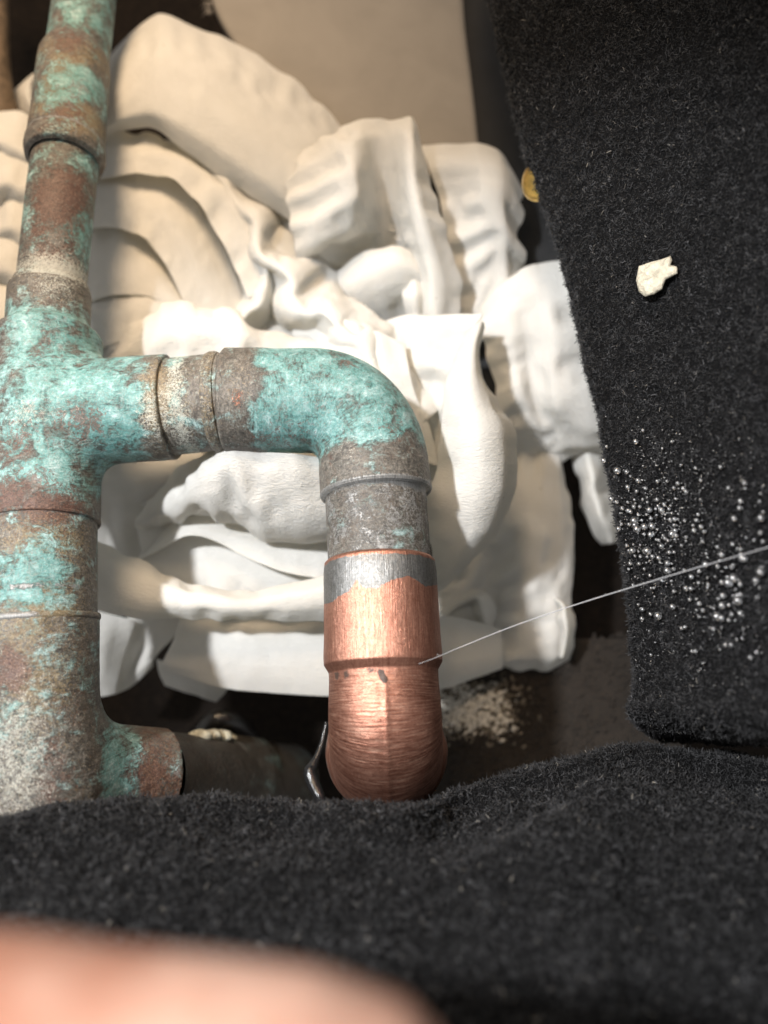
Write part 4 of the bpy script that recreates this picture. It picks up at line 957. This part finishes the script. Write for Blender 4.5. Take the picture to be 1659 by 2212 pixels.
# ------------------------------------------------------------------ black felt carpet rims
def fibres(name, G, count, length, rad, parent, seed, clump=0.35, lift=0.9, mat=M_FIBRE, region=None):
    """curly felt fibres rooted on the grid G (camera mm), as one Curves object"""
    r = np.random.RandomState(seed); n, m, _ = G.shape
    c = (G[1:, 1:] + G[:-1, :-1]) / 2
    ar = np.linalg.norm(np.cross(G[1:, :-1] - G[:-1, :-1], G[:-1, 1:] - G[:-1, :-1]), axis=2)
    P2 = proj(c.reshape(-1, 3)); vis = ((P2[:, 0] > -90) & (P2[:, 0] < 1760) & (P2[:, 1] > -90) & (P2[:, 1] < 2300)).reshape(ar.shape)
    pr = (ar * vis).ravel(); pr /= pr.sum()
    k = r.choice(len(pr), count, p=pr); i, j = np.unravel_index(k, ar.shape)
    u, v = r.rand(count, 1), r.rand(count, 1)
    root = G[i, j] * (1 - u) * (1 - v) + G[i + 1, j] * u * (1 - v) + G[i, j + 1] * (1 - u) * v + G[i + 1, j + 1] * u * v
    N = grid_normals(G)[i, j]
    N = np.where((N[:, 2] > 0)[:, None] & (np.abs(N[:, 2]) > 0.05)[:, None], -N, N)
    K = 6
    den = fbm(root * 0.55 + seed, 3)
    d = r.normal(size=(count, 3)); d -= N * (d * N).sum(1)[:, None]; d /= np.linalg.norm(d, axis=1)[:, None]
    L = length * r.uniform(0.5, 1.3, (count, 1)) * (1 + 0.5 * den[:, None])
    pts = np.zeros((count, K, 3)); p = root - N * 0.1; pts[:, 0] = p
    dirv = N * lift * r.uniform(0.4, 1.3, (count, 1)) + d * r.uniform(0.3, 1.0, (count, 1))
    for q in range(1, K):
        dirv = dirv + r.normal(size=(count, 3)) * 0.85 - N * 0.30
        dn_ = dirv / (np.linalg.norm(dirv, axis=1)[:, None] + 1e-9)
        p = p + dn_ * L / (K - 1); pts[:, q] = p
    cv = bpy.data.hair_curves.new(name)
    cv.add_curves([K] * count)
    off = np.array(parent.location)
    cv.attributes['position'].data.foreach_set('vector', (w(pts.reshape(-1, 3)) - off).astype(np.float32).ravel())
    ra = cv.attributes.get('radius') or cv.attributes.new('radius', 'FLOAT', 'POINT')
    rr = np.tile(np.linspace(1, 0.55, K), count) * np.repeat(r.uniform(0.6, 1.3, count), K) * rad * 0.001
    ra.data.foreach_set('value', rr.astype(np.float32))
    ta = cv.attributes.new('tint', 'FLOAT', 'CURVE')
    ta.data.foreach_set('value', np.clip(0.38 + 2.6 * perlin(root * 0.62 + seed) + 0.9 * perlin(root * 0.25), 0, 1).astype(np.float32))
    cv.materials.append(mat)
    o = bpy.data.objects.new(name, cv); COL.objects.link(o); o.parent = parent
    return tag(o, kind='stuff')

ed = [(-200, 1005, 196), (-60, 1043, 190), (100, 1078, 186), (220, 1104, 184), (340, 1136, 182), (450, 1172, 180), (560, 1210, 178), (700, 1247, 176), (800, 1270, 174), (1000, 1311, 171), (1170, 1340, 168), (1350, 1362, 164), (1480, 1371, 161), (1540, 1358, 160), (1580, 1390, 160)]
rows = []
for y, xe, de in ed:
    f = 0.0 if y < 1480 else 1.0
    dr = 134 - 8 * (y - 600) / 1000
    if y <= 1540:
        rows.append([(xe + 34, y + 6, de + 16), (xe + 12, y + 2, de + 7), (xe, y, de + 1), (xe + 14, y, de - 4.5), (xe + 60, y, de - 9), (xe + 0.45 * (1720 - xe), y + 4, de - 9 - 0.45 * (de - 9 - dr)), (1720, y + 10, dr), (1850, y + 14, dr - 12)])
    else:
        rows.append([(xe + 30, y + 6, de + 22), (xe + 14, y + 2, de + 16), (xe + 10, y, de + 9), (xe + 30, y, de + 5), (xe + 60, y + 2, de + 4), (xe + 150, y + 10, de - 4), (1720, y + 14, dr + 10), (1850, y + 14, dr - 2)])
rows.append([(xe + 60, 1600, 196), (xe + 50, 1600, 190), (xe + 50, 1600, 186), (xe + 70, 1600, 182), (xe + 100, 1602, 180), (xe + 190, 1606, 172), (1720, 1606, 164), (1850, 1606, 150)])
cr, Gr = sheet('carpet_wall', rows, 200, 150, M_FELT, amp=0.9, freq=0.10, fine=1.1, seed=3)
tag(cr, 'black felt carpet wall on the right, wet with droplets', 'carpet')
fibres('felt_pile', Gr, 140000, 1.05, 0.048, cr, 11)
fibres('felt_loops', Gr, 30000, 1.1, 0.115, cr, 57, lift=0.8, mat=M_LOOPF)

be = [(-160, 1775, 136), (0, 1762, 137), (100, 1742, 138), (300, 1734, 141), (420, 1722, 144), (560, 1722, 146), (660, 1734, 144), (740, 1742, 140), (860, 1742, 140), (930, 1730, 145), (1000, 1705, 155), (1100, 1672, 156), (1200, 1643, 157), (1300, 1622, 158), (1400, 1612, 160), (1550, 1625, 160), (1700, 1650, 156), (1850, 1660, 150)]
rowsB = []
for kk, (du_, dd) in enumerate([(22, 26), (8, 12), (0, 3), (12, -3), (60, -8)]):
    rowsB.append([(x, y + du_, d + dd) for x, y, d in be])
for y2, dd in ((1860, 126), (2000, 115), (2150, 104), (2330, 94)):
    t = (y2 - 1750) / 600
    rowsB.append([(x, y2 + (y - 1720) * (1 - t) * 0.5, dd + (4 if x > 1300 else 0)) for x, y, d in be])
cb, Gb = sheet('carpet_rim', rowsB, 150, 220, M_FELT, amp=2.6, freq=0.055, fine=1.1, seed=8)
tag(cb, 'black felt carpet rim across the foreground below the pipes', 'carpet')
fibres('felt_pile', Gb, 110000, 1.15, 0.055, cb, 23, lift=1.1)
fibres('felt_loops', Gb, 24000, 1.2, 0.12, cb, 61, lift=0.9, mat=M_LOOPF)

# ------------------------------------------------------------------ droplets on the felt wall
t = NT('water')
t.principled(Base_Color=(0.95, 0.97, 1.0), Roughness=0.10, IOR=1.33, Transmission_Weight=1.0, Coat_Weight=1.0, Coat_Roughness=0.30, Coat_IOR=2.6)
M_WATER = t.m
Pr = proj(Gr.reshape(-1, 3)); Nr = grid_normals(Gr).reshape(-1, 3); Fr = Gr.reshape(-1, 3)
rd = np.random.RandomState(5)
dm = None; spots = []
def put_drop(x, y, r):
    global dm
    d2 = (Pr[:, 0] - x) ** 2 + (Pr[:, 1] - y) ** 2; k = np.where(d2 < 100)[0]
    if len(k) == 0: return
    i = k[np.argmin(Fr[k, 2] + 0.05 * np.sqrt(d2[k]))]
    nrm = Nr[i] if Nr[i][2] < 0 else -Nr[i]
    c = Fr[i] + nrm * (r * 0.55 + 1.05)
    if dm is None:
        o = mesh_obj('water_droplet', NUB2_V * 0.001, NUB2_F, M_WATER); dm = o.data; o.location = w(c)[0]
    else:
        o = bpy.data.objects.new('water_droplet', dm); COL.objects.link(o); o.location = w(c)[0]
    o.scale = (r, r, r * 0.85)
    tag(o, 'tiny clear water droplet beaded on the black felt wall', 'droplet', 'water droplets beaded on the right felt wall')
import bmesh
bm = bmesh.new(); bmesh.ops.create_icosphere(bm, subdivisions=3, radius=1.0)
NUB2_V = np.array([v.co[:] for v in bm.verts]); NUB2_F = np.array([[v.index for v in f.verts] for f in bm.faces]); bm.free()
for x, y, r in [(1289, 938, .62), (1298, 972, .5), (1306, 995, .5), (1312, 960, .35), (1325, 1075, .55), (1333, 1082, .45), (1380, 1135, .8), (1392, 1142, .7), (1372, 1128, .6), (1355, 1100, .5), (1600, 1300, .8), (1590, 1245, .8), (1555, 1305, .65), (1530, 1225, .6), (1640, 1230, .7), (1500, 1150, .5), (1570, 1285, .6), (1610, 1205, .7)]:
    put_drop(x, y, r)
for k in range(285):
    if rd.rand() < 0.45: x, y = rd.normal(1405, 42), rd.normal(1125, 65)
    elif rd.rand() < 0.6: x, y = rd.normal(1540, 60), rd.normal(1250, 75)
    else: x, y = rd.uniform(1370, 1655), rd.uniform(1000, 1430)
    xe_ = np.interp(y, [e[0] for e in ed], [e[1] for e in ed])
    if x < xe_ + 4 or x > 1657: continue
    put_drop(x, y, min(0.85, 0.20 + rd.gamma(1.3, 0.12)))

fv, ff, nfd = [], [], 0
for k in range(800):
    x, y = (rd.normal(1420, 60), rd.normal(1120, 95)) if rd.rand() < 0.5 else (rd.uniform(1330, 1657), rd.uniform(930, 1480))
    if x < np.interp(y, [e[0] for e in ed], [e[1] for e in ed]) + 2 or x > 1657: continue
    d2 = (Pr[:, 0] - x) ** 2 + (Pr[:, 1] - y) ** 2; kk = np.where(d2 < 60)[0]
    if len(kk) == 0: continue
    i = kk[np.argmin(Fr[kk, 2] + 0.05 * np.sqrt(d2[kk]))]; nrm = Nr[i] if Nr[i][2] < 0 else -Nr[i]
    r = rd.uniform(0.08, 0.19)
    fv.append(NUB_V * r + Fr[i] + nrm * 0.95 + rd.normal(size=3) * 0.3); ff.append(NUB_F + nfd * len(NUB_V)); nfd += 1
tag(mesh_obj('water_mist', w(np.vstack(fv)), np.vstack(ff), M_WATER), 'fine mist of water specks clinging to the black felt wall', 'water mist', kind='stuff')

# ------------------------------------------------------------------ pale paint flake on the felt
M_FLAKE = mat_simple('pale_flake', (0.56, 0.51, 0.40), 0.75, 0, 0.7, 0.30, 1.0, 0.0010)
ol = [(1380, 575), (1405, 566), (1430, 560), (1448, 553), (1452, 562), (1448, 572), (1462, 576), (1464, 590), (1450, 598), (1438, 604), (1430, 625), (1412, 636), (1393, 641), (1380, 630), (1374, 605)]
oc = np.mean(ol, 0); Vf = []; depth_f = 151.0
i = np.argmin((Pr[:, 0] - oc[0]) ** 2 + (Pr[:, 1] - oc[1]) ** 2); nf = Nr[i] if Nr[i][2] < 0 else -Nr[i]; pf = Fr[i] + nf * 1.2
def on_plane(x, y, lift):
    ray = c1(x, y, 1.0); return ray * ((pf + nf * lift) @ nf) / (ray @ nf)
rings = [(1.0, 0.0), (1.0, 0.35), (0.9, 0.8), (0.65, 1.0), (0.3, 1.15)]
for sx, lf in rings:
    for (x, y) in ol: Vf.append(on_plane(oc[0] + (x - oc[0]) * sx, oc[1] + (y - oc[1]) * sx, lf + 0.25 * perlin(np.array([[x * 0.03 * sx, y * 0.03, sx * 3]]))[0]))
Vf.append(on_plane(oc[0], oc[1], 1.1)); nL = len(ol)
Ff = grid_faces(len(rings), nL, True).tolist() + [[(len(rings) - 1) * nL + k, (len(rings) - 1) * nL + (k + 1) % nL, len(Vf) - 1] for k in range(nL)]
tag(mesh_obj('paint_flake', w(np.array(Vf)), Ff, M_FLAKE), 'pale cream flake stuck on the black felt wall', 'flake')

# ------------------------------------------------------------------ white thread
M_THREAD = mat_simple('white_thread', (0.40, 0.40, 0.41), 0.7, 0, 2.0, 0.1, 0.2)
th = ribbon('thread', cam([(905, 1434, 145.2), (940, 1421, 147), (1000, 1396, 150), (1100, 1356, 151), (1220, 1314, 149), (1340, 1276, 145), (1500, 1228, 138), (1680, 1176, 130), (1800, 1140, 126)]), [0.05, 0.09, 0.10, 0.09, 0.075, 0.07], M_THREAD, None, 8, 160)
tag(th, 'thin white thread stretched from the copper elbow to the felt wall', 'thread')
for k in range(6):
    x = 950 + k * 90 + rd.uniform(-15, 15); y = np.interp(x, [905, 1220, 1680], [1434, 1314, 1176]); d = np.interp(x, [905, 1100, 1680], [145.2, 151, 130])
    ribbon('stray_fibre', cam([(x, y, d), (x + rd.uniform(-6, 6), y - rd.uniform(2, 6), d - 0.2), (x + rd.uniform(-10, 10), y - rd.uniform(-3, 8), d)]), 0.03, M_THREAD, th, 4, 8)

# ------------------------------------------------------------------ dark cable tie behind the copper elbow, black cable by the coupling
M_TIE = mat_simple('black_wet_plastic', (0.012, 0.012, 0.013), 0.16, 0, 0.6, 0.2, 0.5)
ct = ribbon('cable_tie', cam([(706, 1560, 176), (694, 1610, 174), (678, 1650, 172), (670, 1668, 171), (676, 1690, 170), (690, 1720, 168), (706, 1760, 167)]), [0.5, 0.6, 0.75, 1.5, 1.5, 1.2, 1.0], M_TIE, None, 14, 60)
tag(ct, 'glossy black cable tie hanging left of the bright copper elbow', 'cable tie')
kb_ = ribbon('black_cable', cam([(400, 1640, 212), (430, 1585, 204), (465, 1556, 200), (505, 1558, 202), (540, 1596, 208), (570, 1680, 214), (590, 1800, 218)]), 2.6, M_TIE, None, 20, 70)
tag(kb_, 'glossy black cable arching over the crusted lower coupling', 'cable')

# ------------------------------------------------------------------ blurred fingertip at the lens
t = NT('skin'); P = t.geo_mm()
ns = t.step(0.36, 0.64, t.noise(P, 0.11, 4, 0.6)); nl = t.noise(t.mapping(P, scale=(0.6, 3.0, 1)), 1.0, 3)
t.principled(Base_Color=t.mix(ns, (0.40, 0.18, 0.115), (0.60, 0.36, 0.27)), Roughness=0.5, Subsurface_Weight=0.15, Subsurface_Radius=(0.004, 0.0015, 0.0008), Normal=t.bump(nl, 0.25, 0.0003))
fpath = cam([(-700, 2310, 52), (-330, 2345, 49), (0, 2382, 47), (330, 2415, 46), (660, 2455, 45), (1030, 2520, 45)])
C = crom(fpath, 90); sF = np.linspace(0, 1, 90)
rF = np.interp(sF, [0, .15, .3, .42, .55, .68, .8, 0.9, 0.96, 0.99, 1.0], [9.6, 9.2, 9.0, 9.3, 8.8, 8.7, 8.5, 7.6, 5.2, 2.4, 0.2])
Vn, _ = tube(C, rF, 40)
Vn = Vn + 0.12 * fbm(Vn * 0.3, 3)[:, None] * np.array([0, 1, -1])
fg = mesh_obj('finger', w(Vn), grid_faces(90, 40, True), t.m)
tag(fg, 'out of focus bare fingertip reaching in at the lower left corner', 'finger')
